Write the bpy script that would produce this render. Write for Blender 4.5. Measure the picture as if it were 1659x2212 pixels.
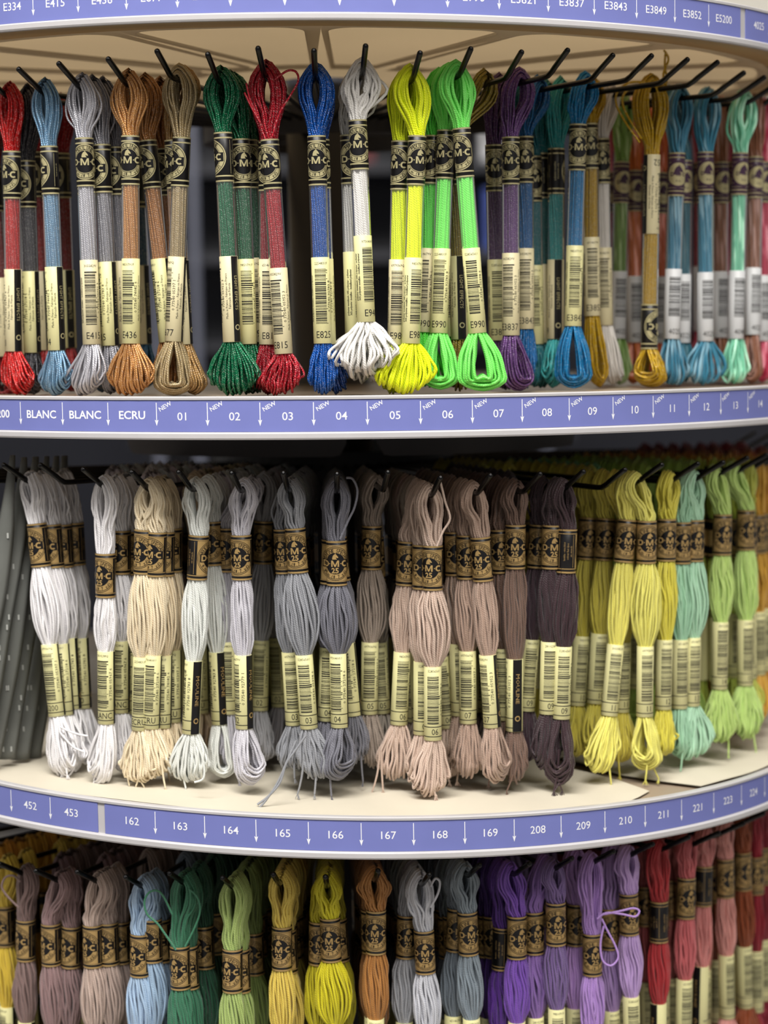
import bpy, bmesh, math, random
import numpy as np
from mathutils import Matrix, Vector

for o in list(bpy.data.objects):
    bpy.data.objects.remove(o)
C = bpy.context.scene.collection
MM = 0.001
SC = bpy.context.scene

# ------------------------------------------------------------------ camera
F, DIST, CAMX = 4300.0, 1215.63, 8.504          # focal length in pixels (of a 1659x2212 frame), mm, mm
PITCH, YAW, ROLL = 0.092675, 0.018156, -0.017214
_cy, _sy, _cp, _sp, _cr, _sr = (math.cos(YAW), math.sin(YAW), math.cos(PITCH), math.sin(PITCH), math.cos(ROLL), math.sin(ROLL))
_rx = np.array([_cy, -_sy, 0.0])
_rd = np.array([_cp * _sy, _cp * _cy, -_sp])
_ru = np.array([_sp * _sy, _sp * _cy, _cp])
CAM_R = _cr * _rx + _sr * _ru
CAM_U = _cr * _ru - _sr * _rx
CAM_D = _rd
CAM_P = np.array([CAMX, -DIST, 0.0])

cam = bpy.data.cameras.new('camera')
cam.sensor_width = 36.0
cam.sensor_fit = 'AUTO'
cam.lens = F / 2212.0 * 36.0
cam.clip_start, cam.clip_end = 0.05, 30
cam.dof.use_dof = True
cam.dof.focus_distance = 0.945
cam.dof.aperture_fstop = 6.3
camo = bpy.data.objects.new('camera', cam)
m = Matrix.Identity(4)
for i in range(3):
    m[i][0], m[i][1], m[i][2], m[i][3] = CAM_R[i], CAM_U[i], -CAM_D[i], CAM_P[i] * MM
camo.matrix_world = m
C.objects.link(camo)
SC.camera = camo

# ------------------------------------------------------------------ world, lights, exposure
SC.view_settings.view_transform = 'Standard'
SC.view_settings.look = 'None'
SC.view_settings.exposure = 0.0
SC.view_settings.gamma = 1.0
SC.view_settings.use_curve_mapping = False
w = bpy.data.worlds.new('world')
SC.world = w
w.use_nodes = True
w.node_tree.nodes['Background'].inputs[0].default_value = (1.0, 0.96, 0.92, 1)
w.node_tree.nodes['Background'].inputs[1].default_value = 0.24


def area(name, loc, aim, sx, sy, power, col):
    l = bpy.data.lights.new(name, 'AREA')
    l.shape = 'RECTANGLE'
    l.size, l.size_y, l.energy, l.color = sx, sy, power, col
    o = bpy.data.objects.new(name, l)
    o.location = loc
    d = Vector(aim) - Vector(loc)
    o.rotation_euler = d.to_track_quat('-Z', 'Y').to_euler()
    C.objects.link(o)
    return o


area('ceiling_lamp_front', (-0.25, -1.22, 1.68), (0, -0.2, -0.1), 1.4, 0.7, 98, (1.0, 0.97, 0.93))
area('ceiling_lamp_aisle', (0.9, -2.0, 1.66), (0.1, -0.2, -0.1), 1.2, 0.6, 30, (1.0, 0.95, 0.88))
area('shelving_fill_light', (0.2, 1.9, 1.65), (0.1, 2.6, 0), 1.6, 0.4, 14, (0.95, 0.97, 1.0))  # added fill light, there to brighten the shop shelving behind


# ------------------------------------------------------------------ measuring helpers (millimetres)
def project(P):
    q = np.asarray(P, float) - CAM_P
    d = q @ CAM_D
    return 829.5 + F * (q @ CAM_R) / d, 1106 - F * (q @ CAM_U) / d, d


def ray(px, py):
    v = CAM_D + CAM_R * (px - 829.5) / F - CAM_U * (py - 1106) / F
    return v / np.linalg.norm(v)


def on_cylinder(px, py, R):
    v = ray(px, py)
    a = v[0] ** 2 + v[1] ** 2
    b = 2 * (CAM_P[0] * v[0] + CAM_P[1] * v[1])
    c = CAM_P[0] ** 2 + CAM_P[1] ** 2 - R * R
    t = (-b - math.sqrt(max(b * b - 4 * a * c, 0))) / (2 * a)
    P = CAM_P + v * t
    return math.atan2(P[0], -P[1]), P[2]


# ------------------------------------------------------------------ materials
def lin(c):
    return tuple(((x / 255) / 12.92 if x / 255 <= 0.04045 else ((x / 255 + 0.055) / 1.055) ** 2.4) for x in c) + (1.0,)


class NT:
    def __init__(s, name):
        s.m = bpy.data.materials.new(name)
        s.m.use_nodes = True
        s.t = s.m.node_tree
        s.b = s.t.nodes['Principled BSDF']

    def n(s, typ, **kw):
        nd = s.t.nodes.new(typ)
        for k, v in kw.items():
            setattr(nd, k, v)
        return nd

    def l(s, a, b):
        s.t.links.new(a, b)

    def val(s, op, a, b=None, c=None):
        nd = s.n('ShaderNodeMath', operation=op)
        for i, x in enumerate((a, b, c)):
            if x is None:
                continue
            if isinstance(x, (int, float)):
                nd.inputs[i].default_value = x
            else:
                s.l(x, nd.inputs[i])
        return nd.outputs[0]


def plain(name, col, rough=0.5, metal=0.0, spec=0.5, noise=0.0, scale=200.0, bump=0.0):
    k = NT(name)
    k.b.inputs['Roughness'].default_value = rough
    k.b.inputs['Metallic'].default_value = metal
    k.b.inputs['Specular IOR Level'].default_value = spec
    k.b.inputs['Base Color'].default_value = lin(col)
    if noise or bump:
        tc = k.n('ShaderNodeTexCoord')
        nz = k.n('ShaderNodeTexNoise')
        nz.inputs['Scale'].default_value = scale
        nz.inputs['Detail'].default_value = 4
        k.l(tc.outputs['Object'], nz.inputs['Vector'])
        if noise:
            mx = k.n('ShaderNodeMix', data_type='RGBA')
            mx.inputs[6].default_value = lin(tuple(max(0, c * (1 - noise)) for c in col))
            mx.inputs[7].default_value = lin(tuple(min(255, c * (1 + noise)) for c in col))
            k.l(nz.outputs['Fac'], mx.inputs[0])
            k.l(mx.outputs[2], k.b.inputs['Base Color'])
        if bump:
            bp = k.n('ShaderNodeBump')
            bp.inputs['Strength'].default_value = bump
            bp.inputs['Distance'].default_value = 0.001
            k.l(nz.outputs['Fac'], bp.inputs['Height'])
            k.l(bp.outputs['Normal'], k.b.inputs['Normal'])
    return k.m


def thread_material(name, metallic=False, variegated=False, attr=None):
    """Plied floss. Colour comes from the object's own colour; the ply is a helix in the strand's UVs."""
    k = NT(name)
    oi = k.n('ShaderNodeObjectInfo')
    uv = k.n('ShaderNodeUVMap')
    sp = k.n('ShaderNodeSeparateXYZ')
    k.l(uv.outputs['UV'], sp.inputs[0])
    u, v = sp.outputs[0], sp.outputs[1]
    ply = k.val('SINE', k.val('MULTIPLY', k.val('ADD', k.val('MULTIPLY', u, 0.85 if not metallic else 0.9), k.val('MULTIPLY', v, 3.0)), 6.28318))
    ns = k.n('ShaderNodeTexNoise')
    ns.inputs['Scale'].default_value = 1.0
    ns.inputs['Detail'].default_value = 3
    st = k.n('ShaderNodeMapping')
    st.inputs['Scale'].default_value = (0.25, 7.0, 1)      # filaments run along the strand
    k.l(uv.outputs['UV'], st.inputs['Vector'])
    k.l(st.outputs['Vector'], ns.inputs['Vector'])
    tone = k.val('ADD', k.val('MULTIPLY', ply, 0.045), k.val('ADD', 0.76, k.val('MULTIPLY', ns.outputs['Fac'], 0.42)))
    col = oi.outputs['Color']
    if attr:
        at = k.n('ShaderNodeAttribute', attribute_name=attr)
        col = at.outputs['Color']
    if variegated:
        wv = k.n('ShaderNodeTexNoise')
        wv.inputs['Scale'].default_value = 0.03
        k.l(uv.outputs['UV'], wv.inputs['Vector'])
        rp = k.n('ShaderNodeMapRange')
        rp.inputs['From Min'].default_value, rp.inputs['From Max'].default_value = 0.49, 0.57
        k.l(wv.outputs['Fac'], rp.inputs[0])
        li = k.n('ShaderNodeMix', data_type='RGBA')
        k.l(rp.outputs[0], li.inputs[0])
        k.l(oi.outputs['Color'], li.inputs[6])
        hs = k.n('ShaderNodeHueSaturation')
        hs.inputs['Hue'].default_value = 0.49
        hs.inputs['Saturation'].default_value = 0.62
        hs.inputs['Value'].default_value = 2.0
        k.l(oi.outputs['Color'], hs.inputs['Color'])
        k.l(hs.outputs['Color'], li.inputs[7])
        col = li.outputs[2]
    if metallic:
        vo = k.n('ShaderNodeTexVoronoi')
        vo.inputs['Scale'].default_value = 1.0
        mp = k.n('ShaderNodeMapping')
        mp.inputs['Scale'].default_value = (2.6, 9.0, 1)
        k.l(uv.outputs['UV'], mp.inputs['Vector'])
        k.l(mp.outputs['Vector'], vo.inputs['Vector'])
        sc = k.n('ShaderNodeSeparateColor')
        k.l(vo.outputs['Color'], sc.inputs[0])
        spark = k.val('GREATER_THAN', sc.outputs[0], 0.80)  # random pale cells: thread glints painted into the colour
        lt = k.n('ShaderNodeMix', data_type='RGBA')
        k.l(k.val('MULTIPLY', spark, 0.17), lt.inputs[0])
        k.l(col, lt.inputs[6])
        lt.inputs[7].default_value = (0.95, 0.93, 0.9, 1)
        col = lt.outputs[2]
    hv = k.n('ShaderNodeMix', data_type='RGBA', blend_type='MULTIPLY')
    hv.inputs[0].default_value = 1.0
    k.l(col, hv.inputs[6])
    cb = k.n('ShaderNodeCombineColor')
    for i in range(3):
        k.l(tone, cb.inputs[i])
    k.l(cb.outputs[0], hv.inputs[7])
    k.l(hv.outputs[2], k.b.inputs['Base Color'])
    bp = k.n('ShaderNodeBump')
    bp.inputs['Strength'].default_value = 0.45 if metallic else 0.28
    bp.inputs['Distance'].default_value = 0.0002
    if metallic:
        k.l(k.val('ADD', k.val('MULTIPLY', ply, 0.5), k.val('MULTIPLY', sc.outputs[1], 1.2)), bp.inputs['Height'])
        k.b.inputs['Metallic'].default_value = 0.5
        k.b.inputs['Roughness'].default_value = 0.36
    else:
        k.l(ply, bp.inputs['Height'])
        k.b.inputs['Roughness'].default_value = 0.42
        k.b.inputs['Sheen Weight'].default_value = 0.25
        k.b.inputs['Sheen Roughness'].default_value = 0.4
    k.l(bp.outputs['Normal'], k.b.inputs['Normal'])
    return k.m


def film_material():
    k = NT('clear_film')
    k.t.nodes.remove(k.b)
    out = [n for n in k.t.nodes if n.type == 'OUTPUT_MATERIAL'][0]
    tr = k.n('ShaderNodeBsdfTransparent')
    tr.inputs[0].default_value = (0.96, 0.96, 0.96, 1)
    gl = k.n('ShaderNodeBsdfGlossy')
    gl.inputs['Roughness'].default_value = 0.12
    fr = k.n('ShaderNodeFresnel')
    fr.inputs['IOR'].default_value = 1.22
    mx = k.n('ShaderNodeMixShader')
    k.l(fr.outputs[0], mx.inputs[0])
    k.l(tr.outputs[0], mx.inputs[1])
    k.l(gl.outputs[0], mx.inputs[2])
    df = k.n('ShaderNodeBsdfDiffuse')
    df.inputs[0].default_value = (0.8, 0.8, 0.8, 1)
    m2 = k.n('ShaderNodeMixShader')
    m2.inputs[0].default_value = 0.05
    k.l(mx.outputs[0], m2.inputs[1])
    k.l(df.outputs[0], m2.inputs[2])
    k.l(m2.outputs[0], out.inputs['Surface'])
    return k.m


def translucent(name, col, amount, rough=0.35):
    k = NT(name)
    out = [n for n in k.t.nodes if n.type == 'OUTPUT_MATERIAL'][0]
    k.b.inputs['Base Color'].default_value = lin(col)
    k.b.inputs['Roughness'].default_value = rough
    tl_ = k.n('ShaderNodeBsdfTranslucent')
    tc = k.n('ShaderNodeTexCoord')
    nz = k.n('ShaderNodeTexNoise')
    nz.inputs['Scale'].default_value = 7
    nz.inputs['Detail'].default_value = 1
    k.l(tc.outputs['Object'], nz.inputs['Vector'])
    mx_ = k.n('ShaderNodeMix', data_type='RGBA')
    mx_.inputs[6].default_value = lin(tuple(c * .9 for c in col))
    mx_.inputs[7].default_value = lin(tuple(min(255, c * 1.08) for c in col))
    k.l(nz.outputs['Fac'], mx_.inputs[0])
    k.l(mx_.outputs[2], tl_.inputs[0])
    mx = k.n('ShaderNodeMixShader')
    mx.inputs[0].default_value = amount
    k.l(k.b.outputs[0], mx.inputs[1])
    k.l(tl_.outputs[0], mx.inputs[2])
    k.l(mx.outputs[0], out.inputs['Surface'])
    return k.m


M = dict(
    cotton=thread_material('cotton_floss'),
    metal=thread_material('metallic_floss', metallic=True),
    varieg=thread_material('variegated_floss', variegated=True),
    film=film_material(),
    black=plain('black_label_ink', (16, 15, 18), 0.35),
    gold=plain('gold_label_ink', (192, 160, 104), 0.34, 0.35),
    champagne=plain('champagne_label_ink', (206, 196, 150), 0.32, 0.45),
    cream=plain('cream_label_paper', (226, 221, 164), 0.45),
    pale=plain('pale_label_paper', (222, 212, 172), 0.45),
    whitepaper=plain('white_label_paper', (222, 224, 226), 0.45),
    purple=plain('purple_label_ink', (66, 40, 66), 0.4),
    ink=plain('black_print', (22, 20, 20), 0.5),
    hook=plain('black_powder_coated_wire', (5, 5, 6), 0.22, 0.0, 0.3),
    tip=plain('worn_wire_end', (40, 40, 42), 0.45, 0.0, 0.3),
    blue=plain('periwinkle_label_card', (116, 123, 186), 0.55, 0.0, 0.2, noise=0.03, scale=60),
    white=plain('white_print', (240, 241, 248), 0.4),
    rail=plain('frosted_plastic_channel', (190, 188, 190), 0.3, noise=0.04, scale=40),
    shelf=plain('taupe_moulded_plastic', (150, 134, 116), 0.35, noise=0.05, scale=12),
    panel=plain('beige_moulded_plastic', (178, 150, 108), 0.3, noise=0.06, scale=9),
    shelf_clear=translucent('milky_taupe_plastic', (178, 156, 122), 0.42),
    panel_clear=translucent('milky_beige_plastic', (196, 188, 176), 0.5),
    hub=plain('dark_grey_steel', (34, 34, 40), 0.45),
    sheet=plain('cream_paper_liner', (206, 198, 180), 0.6, noise=0.05, scale=25, bump=0.15),
    vinyl=plain('grey_vinyl', (96, 98, 94), 0.5, noise=0.12, scale=60),
    fleck=plain('pale_fleck', (170, 172, 168), 0.5),
)


# ------------------------------------------------------------------ mesh helpers
def link(name, data, parent=None):
    o = bpy.data.objects.new(name, data)
    C.objects.link(o)
    if parent is not None:
        o.parent = parent
    return o


def tag(o, label=None, cat=None, group=None, kind=None):
    for k_, v_ in (('label', label), ('category', cat), ('group', group), ('kind', kind)):
        if v_:
            o[k_] = v_
    return o


class MB:
    """Collects polygons (in mm) with material slots and builds ONE mesh."""
    def __init__(s):
        s.v, s.f, s.mi, s.mats, s.sm = [], [], [], [], []

    def slot(s, mat):
        if mat not in s.mats:
            s.mats.append(mat)
        return s.mats.index(mat)

    def add(s, verts, faces, mat, smooth=False):
        o = len(s.v)
        s.v.extend([tuple(p) for p in verts])
        i = s.slot(mat)
        for f in faces:
            s.f.append([o + a for a in f])
            s.mi.append(i)
            s.sm.append(smooth)

    def box(s, c, d, mat, rz=0.0):
        x, y, z = (k / 2 for k in d)
        cr, sr = math.cos(rz), math.sin(rz)
        vs = [(sx * x, sy * y, sz * z) for sz in (-1, 1) for sy in (-1, 1) for sx in (-1, 1)]
        vs = [(c[0] + a * cr - b * sr, c[1] + a * sr + b * cr, c[2] + e) for a, b, e in vs]
        s.add(vs, [(0, 2, 3, 1), (4, 5, 7, 6), (0, 1, 5, 4), (2, 6, 7, 3), (0, 4, 6, 2), (1, 3, 7, 5)], mat)

    def revolve(s, prof, mat, a0=-math.pi, a1=math.pi, n=128, closed=True, smooth=True):
        """prof: (radius, z) outline, counter-clockwise or not; swept about the axis."""
        full = abs((a1 - a0) - 2 * math.pi) < 1e-6
        k = len(prof)
        rows = n if full else n + 1
        vs = []
        for i in range(rows):
            a = a0 + (a1 - a0) * i / n
            for r, z in prof:
                vs.append((r * math.sin(a), -r * math.cos(a), z))
        fs = []
        for i in range(n):
            j = (i + 1) % rows
            for t in range(k if closed else k - 1):
                t2 = (t + 1) % k
                fs.append((i * k + t, j * k + t, j * k + t2, i * k + t2))
        if not full and closed:
            fs.append(tuple(range(k)))
            fs.append(tuple((rows - 1) * k + t for t in range(k))[::-1])
        s.add(vs, fs, mat, smooth)

    def tube(s, pts, r, mat, n=8, cap=True, capmat=None):
        pts = [Vector(p) for p in pts]
        k = len(pts)
        rs = r if isinstance(r, (list, tuple)) else [r] * k
        nrm, rings, vs = None, [], []
        for i, p in enumerate(pts):
            t = (pts[min(i + 1, k - 1)] - pts[max(i - 1, 0)]).normalized()
            if nrm is None:
                nrm = t.orthogonal().normalized()
            else:
                nrm = (nrm - t * nrm.dot(t)).normalized()
            b = t.cross(nrm)
            for j in range(n):
                a = 2 * math.pi * j / n
                vs.append(p + (nrm * math.cos(a) + b * math.sin(a)) * rs[i])
        fs = [(i * n + j, i * n + (j + 1) % n, (i + 1) * n + (j + 1) % n, (i + 1) * n + j) for i in range(k - 1) for j in range(n)]
        s.add(vs, fs, mat, True)
        if cap:
            s.add(vs[:n], [tuple(range(n))[::-1]], mat)
            s.add(vs[-n:], [tuple(range(n))], capmat or mat)

    def mesh(s, name, fix=None):
        me = bpy.data.meshes.new(name)
        v = np.array(s.v, float)
        if fix is not None:
            v = fix(v)
        me.from_pydata((v * MM).tolist(), [], s.f)
        for m_ in s.mats:
            me.materials.append(m_)
        me.polygons.foreach_set('material_index', s.mi)
        me.polygons.foreach_set('use_smooth', s.sm)
        me.update()
        return me

    def build(s, name, parent=None, fix=None):
        return link(name, s.mesh(name, fix), parent)


_TXT = {}


def text2d(txt, cap, squeeze=0.9, bold=0.0, res=2):
    """Flat outline of some lettering, centred, with capitals `cap` mm high -> (verts, faces, width)."""
    key = (txt, cap, squeeze, bold, res)
    if key in _TXT:
        return _TXT[key]
    cu = bpy.data.curves.new('lettering', 'FONT')
    cu.body = txt
    cu.align_x, cu.align_y = 'CENTER', 'BOTTOM_BASELINE'
    cu.resolution_u = res
    cu.offset = bold
    ob = bpy.data.objects.new('lettering', cu)
    C.objects.link(ob)
    me = ob.to_mesh()
    vs = np.array([v.co[:2] for v in me.vertices], float).reshape(-1, 2)
    fs = [tuple(p.vertices) for p in me.polygons]
    ob.to_mesh_clear()
    bpy.data.objects.remove(ob)
    bpy.data.curves.remove(cu)
    k = cap / 0.70
    if len(vs):
        vs = vs * np.array([k * squeeze, k])
        vs[:, 1] -= cap / 2
        w_ = vs[:, 0].max() - vs[:, 0].min()
    else:
        w_ = 0
    _TXT[key] = (vs, fs, w_)
    return _TXT[key]


class Art:
    """Flat printed artwork (s across, z up, in mm) that can be wrapped round a tube."""
    def __init__(s):
        s.items = []

    def poly(s, pts, mat, lay):
        s.items.append((np.array(pts, float), [tuple(range(len(pts)))], mat, lay))

    def rect(s, x0, x1, z0, z1, mat, lay):
        s.poly([(x0, z0), (x1, z0), (x1, z1), (x0, z1)], mat, lay)

    def ring(s, cx, cz, r0, r1, mat, lay, n=40):
        a = np.linspace(0, 2 * math.pi, n, endpoint=False)
        o = np.stack([cx + r1 * np.cos(a), cz + r1 * np.sin(a)], 1)
        if r0 <= 0:
            s.poly(o, mat, lay)
            return
        i = np.stack([cx + r0 * np.cos(a), cz + r0 * np.sin(a)], 1)
        s.items.append((np.vstack([o, i]), [(k, (k + 1) % n, n + (k + 1) % n, n + k) for k in range(n)], mat, lay))

    def text(s, txt, x, z, cap, mat, lay, rot=0.0, squeeze=0.9, bold=0.0, res=2):
        vs, fs, w_ = text2d(txt, cap, squeeze, bold, res)
        if not len(vs):
            return
        c, q = math.cos(rot), math.sin(rot)
        s.items.append((np.stack([x + vs[:, 0] * c - vs[:, 1] * q, z + vs[:, 0] * q + vs[:, 1] * c], 1), fs, mat, lay))

    def arctext(s, txt, cx, cz, r, a_mid, step, cap, mat, lay, inward=False):
        n = len(txt)
        for i, ch in enumerate(txt):
            if ch == ' ':
                continue
            k = i - (n - 1) / 2
            a = a_mid + (k if inward else -k) * step
            s.text(ch, cx + r * math.cos(a), cz + r * math.sin(a), cap, mat, lay, a + (math.pi / 2 if inward else -math.pi / 2), res=1)

    def sliced(s, step):
        """Cut every face at regular s so that it can bend; returns numpy (verts, faces, mats, layers)."""
        out = []
        for vs, fs, mat, lay in s.items:
            x0, x1 = vs[:, 0].min(), vs[:, 0].max()
            if x1 - x0 > step:
                bm = bmesh.new()
                bv = [bm.verts.new((p[0], p[1], 0)) for p in vs]
                for f in fs:
                    try:
                        bm.faces.new([bv[i] for i in f])
                    except ValueError:
                        pass
                k = math.ceil(x0 / step)
                while k * step < x1:
                    bmesh.ops.bisect_plane(bm, geom=bm.verts[:] + bm.edges[:] + bm.faces[:], dist=1e-6, plane_co=(k * step, 0, 0), plane_no=(1, 0, 0))
                    k += 1
                bm.verts.index_update()
                vs = np.array([v.co[:2] for v in bm.verts])
                fs = [tuple(v.index for v in f.verts) for f in bm.faces]
                bm.free()
            out.append((vs, fs, mat, lay))
        return out


def wrap(items, mb, r, lift=0.05):
    for vs, fs, mat, lay in items:
        a = vs[:, 0] / r
        rr = r + lift * lay
        mb.add(np.stack([rr * np.sin(a), -rr * np.cos(a), vs[:, 1]], 1), fs, mat, False)


def paper_tube(mb, r, h, mat, n=40):
    mb.revolve([(r - 0.7, h / 2 - 0.3), (r - 0.1, h / 2), (r, h / 2 - 0.1), (r, -h / 2 + 0.1), (r - 0.1, -h / 2), (r - 0.7, -h / 2 + 0.3)], mat, n=n, closed=False)

# ------------------------------------------------------------------ room
def struct(name, mb):
    o = mb.build(name)
    o['kind'] = 'structure'
    return o


M['plate'] = plain('charcoal_sheet_steel', (84, 80, 82), 0.5)
M['floor'] = plain('grey_vinyl_floor', (176, 170, 162), 0.4, noise=0.08, scale=6)
M['wall'] = plain('dark_navy_wall', (26, 28, 40), 0.7, noise=0.1, scale=3)
M['fascia'] = plain('cream_wall_paint', (250, 244, 230), 0.6)
M['ceil'] = plain('white_ceiling_tile', (225, 222, 215), 0.7, noise=0.04, scale=30)
FLOOR_Z, CEIL_Z = -1150, 1750
b = MB(); b.box((0, 700, FLOOR_Z - 20), (5200, 5400, 40), M['floor']); struct('floor', b)
b = MB(); b.box((0, 700, CEIL_Z + 20), (5200, 5400, 40), M['ceil']); struct('ceiling', b)
b = MB(); b.box((0, 3340, (FLOOR_Z + CEIL_Z) / 2), (5200, 60, CEIL_Z - FLOOR_Z), M['wall']); struct('wall_back', b)
b = MB(); b.box((0, 3296, (480 + CEIL_Z) / 2), (5200, 28, CEIL_Z - 480 - 2), M['fascia']); struct('trim_1', b)

# shop fixtures seen, out of focus, between the top-row skeins
M['post'] = plain('pale_grey_upright', (112, 116, 134), 0.4)
M['bluebox'] = plain('blue_carton', (70, 96, 190), 0.5)
M['whitebox'] = plain('white_carton', (225, 225, 228), 0.5)
M['redbox'] = plain('dark_red_carton', (120, 30, 36), 0.5)
M['shelfdark'] = plain('dark_shelf_steel', (40, 42, 52), 0.5)


def carton(x, y, z, sx, sy, sz, mat, lab):
    t = MB()
    t.box((0, 0, sz / 2), (sx, sy, sz), mat)
    t.box((0, 0, sz - 1), (sx + 3, sy + 3, 8), mat)
    t.box((0, -sy / 2 - 0.6, sz * 0.45), (sx * 0.7, 1.2, sz * 0.4), M['shelfdark'] if mat is not M['shelfdark'] else M['post'])
    o = t.build('storage_carton')
    o.location = (x * MM, y * MM, z * MM)
    tag(o, lab, 'box', 'cartons on the shop shelving behind the rack')


uni = bpy.data.objects.new('shop_shelving', None)
C.objects.link(uni)
uni.location = (0.02, 2.35, FLOOR_Z * MM)
tag(uni, 'dim shop shelving with pale uprights, seen between the hanging skeins of the top row', 'shelving')
for x in (-330, -262, -52, 92, 330):
    t = MB(); t.box((x, -160, 1230), (13, 30, 740), M['post']); t.build('upright', uni)
for z in (960, 1120, 1270, 1420, 1590):
    t = MB(); t.box((0, 0, z), (760, 300, 16), M['shelfdark']); t.build('shelf_board', uni)
t = MB(); t.box((0, 158, 800), (760, 10, 1600), M['shelfdark']); t.build('back_panel', uni)
z0 = FLOOR_Z + 8
for x, z, sx, sz, mat, lab in [
        (-58, 1420, 26, 120, 'whitebox', 'tall white carton on the upper shop shelf beside the crimson skein'),
        (-45, 1270, 22, 60, 'bluebox', 'blue carton on the shop shelf between the crimson and blue skeins'),
        (28, 1420, 30, 90, 'redbox', 'dark red carton on the upper shop shelf behind the white skein'),
        (96, 1270, 22, 80, 'bluebox', 'blue carton on the shop shelf right of the white skein'),
        (90, 1120, 22, 60, 'whitebox', 'white carton on the lower shop shelf right of the white skein'),
        (150, 1420, 60, 110, 'redbox', 'dark red carton on the upper shop shelf right of the white skein'),
        (262, 1420, 70, 120, 'whitebox', 'white carton on the upper shop shelf right of the neon green skeins'),
        (262, 1270, 60, 100, 'bluebox', 'blue carton on the shop shelf right of the neon green skeins')]:
    carton(20 + x, 2240, z0 + z, sx, 60, sz, M[mat], lab)

# ------------------------------------------------------------------ the rack
R = 288.06
TIER = [(146.652, -0.014833, 0.015541), (-45.3135, -0.009011, -0.003555), (-244.7513, -0.043312, 0.013061)]
PITCH_A = 25.0 / R


def tilt(k):
    h, tx, ty = TIER[k]
    def fix(v):
        v = v.copy()
        v[:, 2] += h + tx * v[:, 0] + ty * (v[:, 1] + R)
        return v
    return fix


rack = bpy.data.objects.new('spinner_rack', None)
C.objects.link(rack)
rack.location = (0, 0, FLOOR_Z * MM)
tag(rack, 'round spinner rack with three tiers of black hooks and blue numbered price rails', 'display rack')


def to_rack(o):
    o.location = (0, 0, -FLOOR_Z * MM)
    return o


b = MB()
b.revolve([(1, FLOOR_Z), (230, FLOOR_Z), (230, FLOOR_Z + 14), (60, FLOOR_Z + 40), (27, FLOOR_Z + 60), (24, FLOOR_Z + 70), (24, 300), (1, 300)], M['hub'], n=48)
to_rack(b.build('centre_post', rack))



def strip_text(mb, txt, th, z, cap, rho, rot=0.0, bold=0.0, squeeze=1.04):
    vs, fs, w_ = text2d(txt, cap, squeeze, bold, 3)
    c, s_ = math.cos(rot), math.sin(rot)
    x = vs[:, 0] * c - vs[:, 1] * s_
    zz = vs[:, 0] * s_ + vs[:, 1] * c + z
    a = th + x / rho
    mb.add(np.stack([rho * np.sin(a), -rho * np.cos(a), zz], 1), fs, M['white'])


def strip_arrow(mb, th, rho):
    def P(x, z):
        a = th + x / rho
        return (rho * math.sin(a), -rho * math.cos(a), z)
    mb.add([P(-0.2, 2.0), P(0.2, 2.0), P(0.2, 11.0), P(-0.2, 11.0)], [(0, 1, 2, 3)], M['white'])
    mb.add([P(0, 0), P(0.95, 3.0), P(0, 2.4), P(-0.95, 3.0)], [(0, 1, 2), (0, 2, 3)], M['white'])


def label_strip(k, a0, a1, arrows, texts, parent, new=(), bold=()):
    b = MB()
    n = max(8, int((a1 - a0) * 150))
    b.revolve([(R + 0.1, -2.7), (R + 0.45, -2.7), (R + 0.45, 12.1), (R + 0.1, 12.1)], M['blue'], a0, a1, n, smooth=False)
    for th in arrows:
        strip_arrow(b, th, R + 0.52)
    for i, (th, tx) in enumerate(texts):
        is_new = tx in new
        strip_text(b, tx, th + (0.5 / R if is_new else 0), 4.6 if is_new else 5.2, 3.75, R + 0.52, bold=0.02 if tx in bold else 0.004)
        if is_new:
            strip_text(b, 'NEW', th - 8.2 / R, 9.3, 2.0, R + 0.52, rot=math.radians(29), bold=0.012)
    return to_rack(b.build('label_strip', parent, tilt(k)))


PH = [-0.489335, -0.543759, -0.305919, -0.595223]
A_TXT = ['E334', 'E415', 'E436', 'E677', 'E699', 'E815', 'E825', 'E940', 'E980', 'E990', 'E3821', 'E3837', 'E3843', 'E3849', 'E3852', 'E5200']
B_TXT = ['5200', 'BLANC', 'BLANC', 'ECRU'] + ['%02d' % i for i in range(1, 16)]
C_TXT = ['162', '163', '164', '165', '166', '167', '168', '169', '208', '209', '210', '211', '221', '223', '224', '225', '309']
C2_TXT = ['451', '452', '453']

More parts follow.
